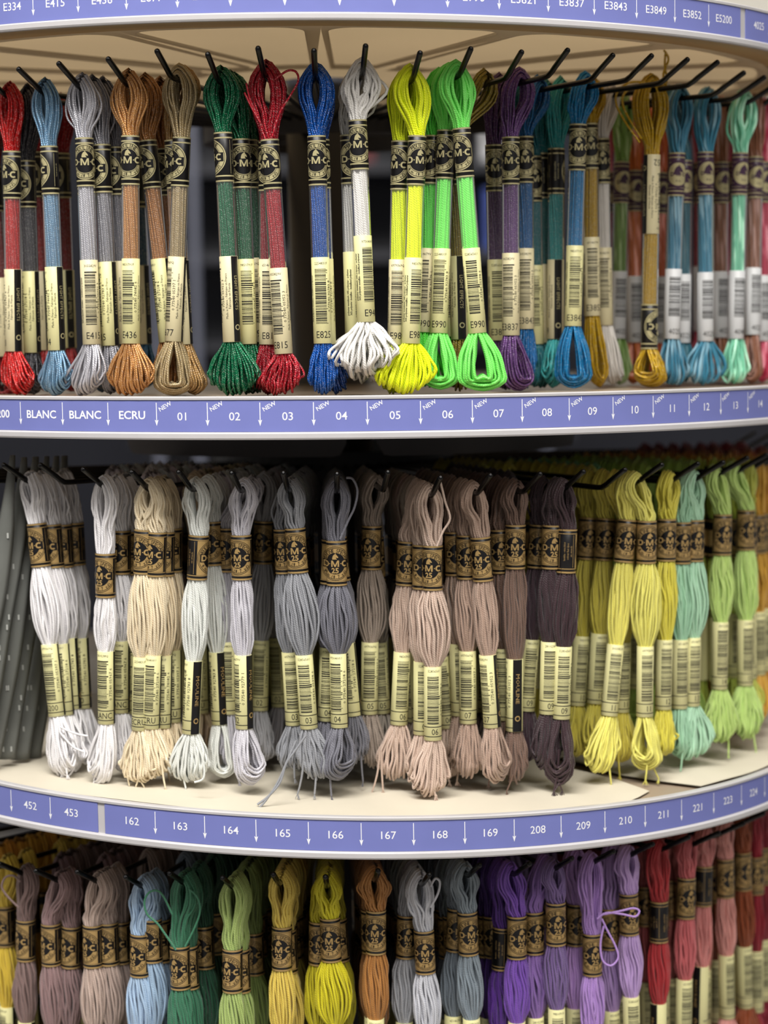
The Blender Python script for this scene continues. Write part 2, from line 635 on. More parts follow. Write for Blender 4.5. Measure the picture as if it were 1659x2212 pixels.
for k in range(3):
    b = MB()
    if k == 0:      # the upper shelf is a single milky moulding, lit through from above
        b.revolve([(R - 1.4, 12.0), (R - 1.4, -3.4), (R - 4, -3.9), (26, -3.9)], M['shelf_clear'], n=160, closed=False)
    else:
        b.revolve([(26, 12.4), (R - 2.4, 12.4), (R - 1.4, 11.6), (R - 1.4, -3.4), (R - 4, -3.9), (26, -3.9)], M['shelf'], n=160)
    shelf = to_rack(b.build('round_shelf', rack, tilt(k)))

    def sub(mb, name):
        o = mb.build(name, shelf, tilt(k))
        return o
    # the moulded flange and sector panels under the shelf
    b = MB()
    b.revolve([(R - 25, -4.0), (R - 25, -5.2), (R - 23, -6.0), (R - 3, -6.0), (R - 2, -5.0), (R - 2, -4.0)], M['shelf_clear' if k == 0 else 'shelf'], n=160, closed=False)
    sub(b, 'rim_flange')
    b = MB()
    for j in range(16):
        a0, a1 = (j + 0.5) * math.pi / 8 - 0.21, (j + 0.5) * math.pi / 8 + 0.19
        r0, r1, rc = 92, R - 33, 15
        gap = 7.0
        h0, h1 = a0 + gap / r0, a1 - gap / r0
        g0, g1 = a0 + gap / r1, a1 - gap / r1
        q_ = [i / 6 * math.pi / 2 for i in range(7)]
        pts = [(r0, h0 + (h1 - h0) * q / 6) for q in range(7)]
        pts += [(r1 - rc + rc * math.sin(t_), g1 - rc * (1 - math.cos(t_)) / r1) for t_ in q_]
        pts += [(r1, g1 - rc / r1 - (g1 - g0 - 2 * rc / r1) * q / 10) for q in range(1, 10)]
        pts += [(r1 - rc + rc * math.sin(t_), g0 + rc * (1 - math.cos(t_)) / r1) for t_ in q_[::-1]]
        # the raised web between the recessed panels: from each panel's outline out to its sector's edge
        s0, s1 = (j + 0.5) * math.pi / 8 - math.pi / 16, (j + 0.5) * math.pi / 8 + math.pi / 16
        rc_, hr, ac_, ha = (80 + R - 24) / 2, (R - 24 - 80) / 2, (s0 + s1) / 2, (s1 - s0) / 2
        outer = []
        for r, a in pts:
            n_, m_ = (a - ac_) / ha, (r - rc_) / hr
            f_ = 1 / max(abs(n_), abs(m_))
            outer.append((rc_ + hr * m_ * f_, ac_ + ha * n_ * f_))
        xy = lambda q: [(r * math.sin(a), -r * math.cos(a)) for r, a in q]
        i_, o_ = xy(pts), xy(outer)
        n_ = len(i_)
        vs = [(x, y, -3.92) for x, y in i_] + [(x, y, -5.3) for x, y in i_] + [(x, y, -5.3) for x, y in o_]
        fs = []
        for q in range(n_):
            q2 = (q + 1) % n_
            fs += [(q, q2, n_ + q2, n_ + q), (n_ + q, n_ + q2, 2 * n_ + q2, 2 * n_ + q)]
        b.add(vs, fs, M['panel_clear' if k == 0 else 'panel'])
    sub(b, 'underside_web')
    b = MB()
    b.revolve([(R + 1.5, -6.4), (R + 1.9, -5.6), (R + 1.9, -3.6), (R + 1.2, -2.9), (R + 0.05, -2.8), (R + 0.05, 12.2), (R + 0.9, 12.3),
               (R + 1.0, 13.4), (R + 0.4, 13.9), (R - 2.6, 13.9), (R - 2.6, 12.5), (R - 1.3, 12.3), (R - 1.3, -6.4)], M['rail'], n=200, smooth=False)
    sub(b, 'price_rail')
    d = PITCH_A
    if k == 0:
        ar = [PH[0] + d * i for i in range(15)]
        ends = on_cylinder(1598, 60, R)[0], on_cylinder(1609, 60, R)[0]
        label_strip(0, -1.2, ends[0], [PH[0] - d * i for i in range(1, 4)] + ar, [(PH[0] + d * (i - 0.5), t_) for i, t_ in enumerate(A_TXT)], shelf)
        label_strip(0, ends[1], 2.2, [ends[1] + d * i for i in range(1, 4)], [(ends[1] + d * 0.55, '4025'), (ends[1] + d * 1.5, '4030')], shelf)
    elif k == 1:
        ar = [PH[1] + d * i for i in range(19)]
        label_strip(1, -1.2, 2.0, [PH[1] - d] + ar, [(PH[1] + d * (i - 0.5), t_) for i, t_ in enumerate(B_TXT)], shelf, new=B_TXT[4:], bold=('5200', 'BLANC', 'ECRU'))
    else:
        ends = on_cylinder(212, 1760, R)[0], on_cylinder(227.5, 1765, R)[0]
        label_strip(2, -1.4, ends[0], [PH[3] + d * i for i in range(-2, 2)], [(PH[3] + d * (i - 0.5), t_) for i, t_ in enumerate(C2_TXT)], shelf)
        label_strip(2, ends[1], 2.0, [PH[2] + d * i for i in range(16)], [(PH[2] + d * (i - 0.5), t_) for i, t_ in enumerate(C_TXT)], shelf)
for o in list(rack.children):
    for ch in o.children:
        ch.location = (0, 0, 0)

# dark mounting plates under the middle shelf, and the hooks of every tier
for a0, a1 in ((-0.85, 0.055), (0.165, 1.2)):
    b = MB()
    n_ = 40
    vs = []
    for q in range(n_ + 1):
        a = a0 + (a1 - a0) * q / n_
        e_ = min((a - a0), (a1 - a)) * 150
        zb = -23 + (7 - math.sqrt(max(0, 49 - (7 - min(7, e_)) ** 2)))
        for r_, z_ in ((150, -4.2), (152, -4.2), (152, zb), (150, zb)):
            vs.append((r_ * math.sin(a), -r_ * math.cos(a), z_))
    fs = [(q * 4 + t, (q + 1) * 4 + t, (q + 1) * 4 + (t + 1) % 4, q * 4 + (t + 1) % 4) for q in range(n_) for t in range(4)]
    fs += [(0, 1, 2, 3), tuple(n_ * 4 + t for t in (3, 2, 1, 0))]
    b.add(vs, fs, M['plate'])
    to_rack(b.build('mounting_plate', rack, tilt(1)))

T_TIPS = [
    [(38, 147), (125, 135), (232, 125), (338, 108), (448, 115), (557, 102), (678, 107), (790, 97), (908, 112), (1018, 103), (1128, 110), (1228, 106), (1326, 117), (1410, 118), (1488, 126), (1553, 132), (1610, 155)],
    [(5, 1003), (85, 1003), (178, 1012), (283, 1018), (385, 1018), (500, 1020), (612, 1020), (728, 1022), (838, 1018), (952, 1030), (1060, 1025), (1168, 1022), (1262, 1017), (1352, 1013), (1432, 1002), (1510, 1000), (1565, 997), (1617, 987)],
    [(75, 1880), (165, 1882), (270, 1893), (365, 1885), (480, 1895), (590, 1888), (703, 1893), (817, 1880), (928, 1888), (1037, 1868), (1145, 1865), (1237, 1853), (1327, 1838), (1412, 1822), (1490, 1807), (1555, 1798)],
]
RT, RUN, RISE = 280.0, 17.0, 10.5
HOOKS = []
for k in range(3):
    hs = [on_cylinder(px, py, RT) for px, py in T_TIPS[k]]
    dt = (hs[-1][0] - hs[0][0]) / (len(hs) - 1)
    lo = [(hs[0][0] - dt * i, hs[0][1]) for i in (5, 4, 3, 2, 1)]
    hi = [(hs[-1][0] + dt * i, hs[-1][1]) for i in range(1, 11)]
    allh = {i - 5: h for i, h in enumerate(lo)}
    allh.update({i: h for i, h in enumerate(hs)})
    allh.update({len(hs) + i: h for i, h in enumerate(hi)})
    HOOKS.append(allh)
    zh = np.mean([z for t_, z in hs]) - RISE
    b = MB()
    b.revolve([(68, zh - 8), (74, zh - 8), (74, zh + 8), (68, zh + 8)], M['hub'], n=64, smooth=False)
    for j in range(3):
        b.box((46 * math.cos(j * 2.09), 46 * math.sin(j * 2.09), zh), (46, 8, 6), M['hub'], j * 2.09)
    ring = to_rack(b.build('hook_ring', rack))
    for i, (th, z) in sorted(allh.items()):
        b = MB()
        zb = z - RISE
        path = [(72, zh)]
        path += [(RT - RUN - 6, zb), (RT - RUN - 2, zb + 0.3), (RT - RUN + 1.5, zb + 1.8), (RT - RUN + 4, zb + 3.4), (RT - .9, z - .5), (RT - .3, z - .15), (RT, z)]
        pts = [(r * math.sin(th), -r * math.cos(th), zz) for r, zz in path]
        b.tube(pts, [1.4] * (len(pts) - 2) + [1.2, .55], M['hook'], 10, capmat=M['tip'])
        b.build('hook', ring)


def hook_at(k, i, rho):
    th, z = HOOKS[k][i]
    zs = [HOOKS[k][j][1] for j in range(len(T_TIPS[k]))]
    zh = np.mean(zs) - RISE
    zb = z - RISE
    t_ = (rho - 72) / (RT - RUN - 6 - 72)
    return np.array([rho * math.sin(th), -rho * math.cos(th), zh + (zb - zh) * t_]), th


# cream paper liners lying on the lowest visible shelf
def liner(name, poly, lab, zoff):
    fx = tilt(2)
    vs, fs = [], []
    na, nr = 40, 8
    for i in range(na + 1):
        for j in range(nr + 1):
            (t0, ra), (t1, rb) = poly(i / na)
            t_, r_ = t0 + (t1 - t0) * j / nr, ra + (rb - ra) * j / nr
            wv = math.sin(i * 0.9 + .5 * j) * math.sin(j * .8 + i * .23) + .6 * math.sin(i * .37)
            zz = 12.9 + zoff + (0.9 if 0 < j < nr else 0.25) * (1 + wv)
            vs.append((r_ * math.sin(t_), -r_ * math.cos(t_), zz))
    n1 = len(vs)
    vs += [(x, y, z + 0.25) for x, y, z in vs]
    q = nr + 1
    for i in range(na):
        for j in range(nr):
            a, b_, c_, d_ = i * q + j, (i + 1) * q + j, (i + 1) * q + j + 1, i * q + j + 1
            fs += [(a, b_, c_, d_), (n1 + a, n1 + d_, n1 + c_, n1 + b_)]
    mb = MB()
    mb.add(vs, fs, M['sheet'], True)
    o = mb.build('paper_liner', None, fx)
    tag(o, lab, 'paper sheet', 'paper liners on the shelf under the middle row')


def floor_at(px, py):
    """polar position on the lowest shelf's top for a spot measured in the photograph"""
    v = ray(px, py)
    h, tx, ty = TIER[2]
    # CAM_P + t v : z = h + 12.7 + tx x + ty (y + R)
    num = h + 12.7 + tx * CAM_P[0] + ty * (CAM_P[1] + R) - CAM_P[2]
    t_ = num / (v[2] - tx * v[0] - ty * v[1])
    P = CAM_P + v * t_
    return math.atan2(P[0], -P[1]), math.hypot(P[0], P[1])


cA = floor_at(1403, 1712)
cB = floor_at(1300, 1665)
r0 = R - 4
liner('a', lambda u: ((-1.5 + (cA[0] - 0.075 + 1.5) * u, 120), (-1.5 + (cA[0] + 1.5) * u if u < .9 else cA[0] - (1 - u) * 1.0, r0 if u < .93 else r0 - (r0 - cA[1]) * (u - .93) / .07)),
      'cream paper liner on the shelf, its pointed corner lying under the yellow skeins', 0.0)
dA, dB = floor_at(1340, 1680), floor_at(1515, 1706)
liner('b', lambda u: ((dA[0] + (1.9 - dA[0]) * u, 120), (dA[0] + (1.9 - dA[0]) * u, (dA[1] + (dB[1] - dA[1]) * min(1, (u * (1.9 - dA[0])) / (dB[0] - dA[0]))) if u * (1.9 - dA[0]) < dB[0] - dA[0] else r0)),
      'cream paper liner on the shelf under the mint and lime skeins', 0.9)

# ------------------------------------------------------------------ paper bands and barcode sleeves
rnd = random.Random(7)


def horse(art, x, z, k, mat, lay):
    """the little horse-head mark above the letters"""
    p = [(-1.5, -1.5), (-1.45, -0.6), (-1.1, 0.4), (-0.6, 1.0), (-0.15, 1.2), (0.1, 1.75), (0.3, 1.25), (0.75, 0.75), (1.3, 0.0), (1.55, -0.45),
         (1.2, -0.8), (0.75, -0.55), (0.35, -0.5), (0.45, -0.95), (0.9, -1.5)]
    art.poly([(x + a * k, z + b_ * k) for a, b_ in p], mat, lay)


def big_letters(a, pitch, h, mat, lay, k):
    """the three block capitals across the middle"""
    y, t = h / 2, h * .24
    for x0 in (-pitch,):
        w_ = h * .95
        o = [(-w_ / 2, -y), (0, -y), (w_ * .3, -y * .8), (w_ / 2, -y * .3), (w_ / 2, y * .3), (w_ * .3, y * .8), (0, y), (-w_ / 2, y)]
        i = [(-w_ / 2 + t, -y + t), (-.02, -y + t), (w_ * .16, -y * .5), (w_ / 2 - t, -y * .18), (w_ / 2 - t, y * .18), (w_ * .16, y * .5), (-.02, y - t), (-w_ / 2 + t, y - t)]
        n = len(o)
        a.items.append((np.array([(x0 + p, q) for p, q in o + i]), [(j, (j + 1) % n, n + (j + 1) % n, n + j) for j in range(n)], mat, lay))
    w_ = h * 1.22
    m = [(-w_ / 2, -y), (-w_ / 2 + t, -y), (-w_ / 2 + t, y * .35), (-t * .45, -y), (t * .45, -y), (w_ / 2 - t, y * .35), (w_ / 2 - t, -y), (w_ / 2, -y), (w_ / 2, y), (w_ / 2 - t * 1.15, y), (0, -y * .42), (-w_ / 2 + t * 1.15, y), (-w_ / 2, y)]
    q4 = [(0, 1, 2, 11, 12), (2, 3, 10, 11), (3, 4, 10), (4, 5, 9, 10), (5, 6, 7, 8, 9)]
    a.items.append((np.array(m), q4, mat, lay))
    an = [math.radians(g) for g in range(48, 313, 22)]
    r0, r1 = y - t, y
    o = [(pitch + r1 * 1.05 * math.cos(g), r1 * math.sin(g)) for g in an]
    i = [(pitch + r0 * 1.05 * math.cos(g), r0 * math.sin(g)) for g in an]
    n = len(an)
    a.items.append((np.array(o + i), [(j, j + 1, n + j + 1, n + j) for j in range(n - 1)], mat, lay))


def cotton_band_art():
    a = Art()
    g, k = M['gold'], M['black']
    W = 15.6
    for z, h in ((10.5, 0.8), (8.75, 0.4)):
        a.rect(-W, W, z - h / 2, z + h / 2, g, 1)
        a.rect(-W, W, -z - h / 2, -z + h / 2, g, 1)
    a.rect(-8.6, 7.6, -8.4, 8.4, g, 1)                       # gold field with fine black arcs
    a.ring(0, 0, 8.0, 8.25, k, 2)
    a.ring(0, 0, 7.35, 7.6, k, 2)
    for x0, x1 in ((-8.6, -8.35), (7.3, 7.6)):
        a.rect(x0, x1, -8.4, 8.4, k, 2)
    a.ring(0, 0, 0, 5.2, k, 2)
    a.rect(-6.9, 6.9, -2.0, 1.95, k, 3)
    a.arctext('MOULINE SPECIAL', 0, 0, 6.3, math.pi / 2, 0.175, 1.75, k, 4)
    a.arctext('8 m (8.7 yd)', 0, 0, 6.35, -math.pi / 2, 0.17, 1.6, k, 4, inward=True)
    big_letters(a, 4.8, 3.1, g, 5, k)
    for x in (-2.75, 2.75):
        a.ring(x, 0, 0, 0.28, g, 5, 8)
    a.text('25', 0, -3.35, 2.5, g, 5, squeeze=1.0, bold=0.03)
    horse(a, 0.1, 3.45, .95, g, 5)
    # care text on the back, and the thin rules of the seam
    for i, t_ in enumerate(('100% cotton', 'coton algodon', 'wash 60 C')):
        a.text(t_, 9.9 + i * 1.5, 0, 0.9, g, 2, rot=math.pi / 2, res=1)
    a.rect(8.7, 8.9, -8, 8, g, 2)
    for i, t_ in enumerate(('lavable - waschbar', 'colour fast dyes', 'six strands')):
        a.text(t_, -14.4 + i * 1.7, 0, 1.0, g, 2, rot=math.pi / 2, res=1)
    a.rect(-9.9, -9.7, -8, 8, g, 2)
    a.rect(14.2, 14.4, -8, 8, g, 2)
    return a.sliced(0.9)


def metal_band_art():
    a = Art()
    g, k = M['champagne'], M['black']
    W = 13.5
    for z, h in ((11.35, 0.75), (9.0, 0.7)):
        a.rect(-W, W, z - h / 2, z + h / 2, g, 1)
        a.rect(-W, W, -z - h / 2, -z + h / 2, g, 1)
    a.ring(0, 0, 0, 8.5, g, 1)
    a.ring(0, 0, 7.7, 7.95, k, 2)
    a.ring(0, 0, 0, 5.3, k, 2)
    a.rect(-7.2, 7.2, -2.1, 2.05, k, 3)
    a.ring(0, 0, 5.65, 5.8, k, 3)
    a.arctext('MOULINE', 0, 0, 6.75, math.pi / 2, 0.2, 1.8, k, 4)
    a.arctext('8 m (8.7 yd)', 0, 0, 6.6, -math.pi / 2, 0.16, 1.5, k, 4, inward=True)
    big_letters(a, 5.0, 3.3, g, 5, k)
    for x in (-2.85, 2.85):
        a.ring(x, 0, 0, 0.3, g, 5, 8)
    horse(a, 0.1, 3.6, 1.0, g, 5)
    a.rect(10.6, 10.8, -8, 8, g, 2)
    for i, t_ in enumerate(('polyester metallise', 'hand wash only')):
        a.text(t_, -12.2 + i * 1.6, 0, 1.0, g, 2, rot=math.pi / 2, res=1)
    a.text('hand wash 30', 11.9, 0, 0.9, g, 2, rot=math.pi / 2, res=1)
    return a.sliced(0.9)


def purple_band_art():
    a = Art()
    g, k = M['champagne'], M['purple']
    for z, h in ((11.0, 0.7), (8.8, 0.5)):
        a.rect(-13.5, 13.5, z - h / 2, z + h / 2, g, 1)
        a.rect(-13.5, 13.5, -z - h / 2, -z + h / 2, g, 1)
    for i in range(7):
        a.rect(-13.5, 13.5, -7.2 + i * 2.2, -7.0 + i * 2.2, g, 1)
    a.ring(0, 0, 0, 7.2, k, 2)
    a.ring(0, 0, 0, 6.0, g, 3)
    horse(a, 0.1, 2.2, 1.7, k, 4)
    big_letters(a, 3.2, 2.0, k, 4, k)
    a.text('8 m', 0, -3.4, 1.3, k, 4, res=1)
    return a.sliced(0.9)


def band_mesh(name, items, r, h, base):
    b = MB()
    paper_tube(b, r, h, base)
    wrap(items, b, r)
    return b.mesh(name)


COTTON_R, METAL_R = 5.0, 4.4
BAND = {
    'C': band_mesh('cotton_band', cotton_band_art(), COTTON_R, 22.0, M['black']),
    'M': band_mesh('metallic_band', metal_band_art(), METAL_R, 23.5, M['black']),
    'V': band_mesh('variegated_band', purple_band_art(), METAL_R, 22.5, M['purple']),
}


def bars(a, x0, x1, z0, z1, seed, lay=1):
    q = random.Random(seed)
    z = z0
    while z < z1:
        h = q.choice((0.22, 0.22, 0.42, 0.62))
        long = q.random() < 0.12
        a.rect(x0, x1 + (0.8 if long else 0), z, min(z + h, z1), M['ink'], lay)
        z += h + q.choice((0.22, 0.3, 0.45))


DIG = ['0 77540 05398 6', '0 77540 92779 1', '0 77540 92783 8', '0 77540 05397 1', '0 77540 27218 6', '0 77540 05952 3', '0 77540 74082 6', '0 77540 05967 6']
_SL = {}


def sleeve_mesh(kind, num, var):
    key = (kind, num, var)
    if key in _SL:
        return _SL[key]
    a = Art()
    code = '%07d%s' % (random.Random(var * 31 + 5).randint(1000000, 9999999), 'UVFQ'[var % 4])
    if kind == 'C':
        r, h, paper = 4.35, 36.5, M['cream']
        a.text(code, 0.2, 16.3, 1.2, M['ink'], 1, res=1)
        bars(a, -3.4, 2.6, -10.0, 13.8, var)
        a.text(DIG[var % 8], 4.5, 2.0, 1.45, M['ink'], 1, rot=math.pi / 2, squeeze=1.15, res=1)
        a.rect(-13.6, 6.4, -11.6, -11.2, M['ink'], 1)
        a.rect(-13.6, 6.4, -16.4, -16.0, M['ink'], 1)
        if num:
            a.text(num, 0.6 if len(num) < 3 else -0.3, -13.8, 2.9, M['ink'], 1, squeeze=0.85)
        a.rect(6.4, 11.6, -h / 2 + 0.1, h / 2 - 0.1, M['black'], 1)
        a.text('MOULINE', 8.9, 3.5, 1.9, M['gold'], 2, rot=-math.pi / 2, squeeze=1.3, res=1)
        a.ring(8.9, -11.5, 0.9, 1.4, M['gold'], 2, 16)
    elif kind == 'M':
        r, h, paper = 4.4, 41.0, M['pale'] if var % 2 else M['cream']
        a.text(code, 0, 17.6, 1.25, M['ink'], 1, res=1)
        bars(a, -3.2, 2.4, -11.0, 15.0, var)
        a.text(DIG[var % 8], 3.9, 2.0, 1.4, M['ink'], 1, rot=math.pi / 2, squeeze=1.1, res=1)
        a.text('Made in France - Fabrique en France', 5.9, 1.5, 1.15, M['ink'], 1, rot=math.pi / 2, squeeze=0.9, res=1)
        a.text('Fabricado en Francia', 7.4, 1.5, 1.15, M['ink'], 1, rot=math.pi / 2, squeeze=0.9, res=1)
        a.text('36% polyester metallise - metallized polyester', -5.4, 1.0, 1.05, M['ink'], 1, rot=math.pi / 2, squeeze=0.8, bold=0.02, res=1)
        a.text('poliester metalizado 64% polyester - poliester', -6.9, 1.0, 1.05, M['ink'], 1, rot=math.pi / 2, squeeze=0.8, bold=0.02, res=1)
        if num:
            a.text(num, 0.6, -16.2, 3.3, M['ink'], 1, squeeze=0.85)
        a.rect(8.9, 13.2, -h / 2 + 0.1, h / 2 - 0.1, M['black'], 1)
        a.text('LIGHT EFFECTS', 11.0, 3.0, 1.7, M['champagne'], 2, rot=-math.pi / 2, squeeze=1.0, res=1)
        a.ring(11.0, -13.5, 0.9, 1.4, M['champagne'], 2, 16)
    else:
        r, h, paper = 4.4, 37.0, M['whitepaper']
        bars(a, -3.6, 3.2, -6.5, 14.5, var)
        a.text(num or '4025', 0.3, -14.5, 2.9, M['ink'], 1, squeeze=0.85)
        a.text('0 77540 41251 7', 5.0, 3.0, 1.3, M['ink'], 1, rot=math.pi / 2, res=1)
    b = MB()
    paper_tube(b, r, h, paper)
    wrap(a.sliced(0.9), b, r)
    _SL[key] = b.mesh('barcode_sleeve')
    return _SL[key]


b = MB()
b.revolve([(4.36, 0), (4.36, -1)], M['film'], n=24, closed=False)
FILM = b.mesh('clear_sleeve')

# ------------------------------------------------------------------ skeins of thread
DEF = dict(
    C=dict(band=22.0, sleeve=36.5, rb=4.7, rbelly=(6.9, 5.4), rs=3.95, sr=0.64, N=33, Dv=4.1, T=4.0, rw=2.1, Lt=27, body=33, Lb=27, W=10.5, jit=0.55),
    M=dict(band=23.5, sleeve=41.0, rb=4.1, rbelly=(4.2, 4.2), rs=4.1, sr=0.62, N=30, Dv=3.6, T=6.0, rw=2.2, Lt=29, body=35, Lb=26, W=12.0, jit=0.35),
)
DEF['V'] = dict(DEF['M'], band=22.5, sleeve=37.0, sr=0.75, N=16, W=11.5)


def thread_mesh(p, seed, sub=3, nside=6, uvs=True):
    """All the strands of one skein: closed loops hung over the hook, gathered by the band, spread in the belly, gathered
    by the sleeve and turned round again at the bottom. Local frame: hook axis at the origin, x along the rail, -y outward."""
    q = np.random.default_rng(seed)
    N = p['N']
    # unit-disc positions of the right-hand branches: x>0 half, mirrored for the left
    i = np.arange(2 * N)
    rr = np.sqrt((i + 0.5) / (2 * N)); aa = i * 2.399963
    X, Y = rr * np.cos(aa), rr * np.sin(aa)
    idx = np.argsort(-X)[:N]
    u, v = X[idx], Y[idx]
    order = np.argsort(v)
    u, v = u[order], v[order]
    u = np.clip(u, 0.02, 1)
    sr = p['sr']
    Lt, band, body, sl, Lb = p['Lt'], p['band'], p['body'], p['sleeve'], p['Lb']
    zB, zB2 = -Lt, -Lt - band
    zS = zB2 - body
    zS2 = zS - sl
    zE = zS2 - Lb
    bx, sx, ex = p.get('bx', 0), p.get('sx', 0), p.get('ex', 0)
    zbm, zsm = zB - band / 2, zS - sl / 2
    slope = (sx - bx) / (zsm - zbm)

    def cx(z):
        line = bx + slope * (z - zbm)
        if z > zB:
            t = z / zB
            return (bx + slope * (zB - zbm)) * (t * t * (3 - 2 * t)) if t > 0 else 0.0
        if z < zS2:
            t = (zS2 - z) / Lb
            l0 = bx + slope * (zS2 - zbm)
            return l0 + slope * (z - zS2) * (1 - t) + (ex - l0) * (t ** 1.3)
        return line
    psi = p.get('psi', 1.4)
    T, rw, Dv = p['T'], p['rw'], p['Dv']
    W, w_, T2 = p['W'], p.get('w', 1.6), p.get('T2', 3.2)
    jit = p['jit']
    a_, b_ = p['rbelly']
    loose = (q.random(N) < 0.12) * q.normal(0, 1.6, N)

    def branch(s):
        K = []
        J = lambda k: q.normal(0, jit * k, N)
        uT = u * T

        def top(xv, yv, z):
            K.append(np.stack([xv + np.array([cx(zz) for zz in np.broadcast_to(z, (N,))]), yv, np.broadcast_to(z, (N,)).astype(float)], 1))

        def disc(z, ra, rb, ang, k):
            c, n = math.cos(ang), math.sin(ang)
            x0, y0 = s * u, v
            x1, y1 = x0 * c - y0 * n, x0 * n + y0 * c
            K.append(np.stack([x1 * ra + cx(z) + J(k), y1 * rb + J(k), np.full(N, z)], 1))
        top(s * (rw * 0.8 + uT * 0.9) + J(.4), v * Dv + J(.5), -0.03 * Lt + 0.2 * uT)
        top(s * (rw + uT * 1.05 + np.abs(loose) * 0.6) + J(.9), v * Dv + J(.9), np.full(N, -0.32 * Lt))
        top(s * (rw * 0.22 + uT * .98 + np.abs(loose) * 0.8) + J(1.0), v * Dv * 1.05 + J(.9), np.full(N, -0.6 * Lt))
        g = p['rb'] - sr * 0.8
        top(s * (rw * 0.1 + u * g * 1.08) + J(.5), v * g + J(.4), np.full(N, -0.86 * Lt))
        A1, A2, A3, A4 = psi * .22, psi * .5, psi * .66, psi
        disc(zB - 0.3, g, g, A1 * .7, .15)
        disc(zB2 + 0.3, g, g, A1, .15)
        if a_ > p['rb'] + 1:
            disc(zB2 - body * .2, p['rb'] + (a_ - p['rb']) * .62, b_ * .85, A1 + (A3 - A1) * .2, .7)
            disc(zB2 - body * .5, a_ - sr * .5, b_, A2, .9)
            disc(zB2 - body * .8, a_ * .86, b_ * .85, A1 + (A3 - A1) * .8, .7)
        else:
            disc(zB2 - body * .5, a_ - sr, b_ - sr, A2, .1)
        gs = p['rs'] - sr * 0.8
        disc(zS - 0.3, gs, gs, A3, .15)
        disc(zS2 + 0.3, gs, gs, A4, .15)
        e = np.array([math.cos(psi), math.sin(psi)]); ep = np.array([-math.sin(psi), math.cos(psi)])

        def bot(f, fw, fW, fT, dz=0.0, k=1.0):
            z = zS2 - Lb * f
            A = s * (w_ * fw + u * (gs + (T2 - gs) * fT))
            B = v * (gs + (W - gs) * fW)
            xy = A[:, None] * e + B[:, None] * ep
            zz = z + dz
            K.append(np.stack([xy[:, 0] + cx(z) + J(k) + loose * f, xy[:, 1] * (0.55 if abs(ep[1]) > .7 and W > 7 else 1) + J(k), np.broadcast_to(zz, (N,)) + J(.3)], 1))
        cur = v * v * p.get('curl', 0.22) * Lb
        bot(.14, .28, .30, .4, k=.5)
        bot(.36, .72, .70, .85, cur * .15, k=.7)
        bot(.62, 1.0, .97, 1, cur * .5, k=.8)
        bot(.84, .95, 1.02, 1, cur + (1 - u) * 1.2, k=.8)
        return K
    L, Rr = branch(-1), branch(1)
    jz = q.normal(0, jit * .9, N)
    apex = np.stack([q.normal(0, jit * .4, N), v * Dv + q.normal(0, jit * .4, N), 1.5 + sr + u * T], 1)
    e = np.array([math.cos(psi), math.sin(psi)]); ep = np.array([-math.sin(psi), math.cos(psi)])
    xy = (v * W * .95)[:, None] * ep
    bott = np.stack([xy[:, 0] + ex + loose + q.normal(0, jit, N), xy[:, 1] * .9 + q.normal(0, jit, N), zE + (1 - u) * T2 * .9 + v * v * p.get('curl', .22) * Lb + jz + p.get('rag', 0) * q.random(N)], 1)
    keys = np.stack([apex] + L + [bott] + Rr[::-1] + [apex], 1)         # N, K, 3 (closed)
    K = keys.shape[1]
    # chord-length Hermite through the keys
    d = np.linalg.norm(np.diff(keys, axis=1), axis=2).mean(0) + 1e-6
    pv = np.concatenate([keys[:, -2:-1], keys[:, :-1]], 1)
    nx = np.concatenate([keys[:, 1:], keys[:, 1:2]], 1)
    dm = np.concatenate([d[-1:], d]); dp = np.concatenate([d, d[:1]])
    tan = ((keys - pv) / dm[None, :, None] * dp[None, :, None] + (nx - keys) / dp[None, :, None] * dm[None, :, None]) / (dm + dp)[None, :, None]
    t = np.arange(sub) / sub
    h00, h10, h01, h11 = 2 * t**3 - 3 * t**2 + 1, t**3 - 2 * t**2 + t, -2 * t**3 + 3 * t**2, t**3 - t**2
    segs = []
    for k in range(K - 1):
        segs.append(h00[None, :, None] * keys[:, k:k + 1] + h10[None, :, None] * d[k] * tan[:, k:k + 1] + h01[None, :, None] * keys[:, k + 1:k + 2] + h11[None, :, None] * d[k] * tan[:, k + 1:k + 2])
    P = np.concatenate(segs, 1)                                           # N, Mr, 3 (closed ring)
    # the paper squeezes what is inside it
    for zt, zb, rmax in ((zB, zB2, p['rb']), (zS, zS2, p['rs'])):
        inside = (P[:, :, 2] < zt + .5) & (P[:, :, 2] > zb - .5)
        c0 = bx + slope * (P[:, :, 2] - zbm)
        rad = np.hypot(P[:, :, 0] - c0, P[:, :, 1]) + 1e-6
        f = np.where(inside & (rad > rmax - sr), (rmax - sr) / rad, 1.0)
        P[:, :, 0] = c0 + (P[:, :, 0] - c0) * f
        P[:, :, 1] *= f
    P[:, :, 2] = np.maximum(P[:, :, 2], zE - 2.0)
    if 'floor' in p:
        P[:, :, 2] = np.maximum(P[:, :, 2], p['floor'] + sr)
    Mr = P.shape[1]
    tg = np.roll(P, -1, 1) - np.roll(P, 1, 1)
    tg /= np.linalg.norm(tg, axis=2, keepdims=True) + 1e-9
    nrm = np.zeros_like(P)
    n0 = np.tile(np.array([0, -1.0, 0]), (N, 1))
    for k in range(Mr):
        n0 = n0 - tg[:, k] * (n0 * tg[:, k]).sum(1, keepdims=True)
        n0 /= np.linalg.norm(n0, axis=1, keepdims=True) + 1e-9
        nrm[:, k] = n0
    bi = np.cross(tg, nrm)
    ang = 2 * np.pi * np.arange(nside) / nside
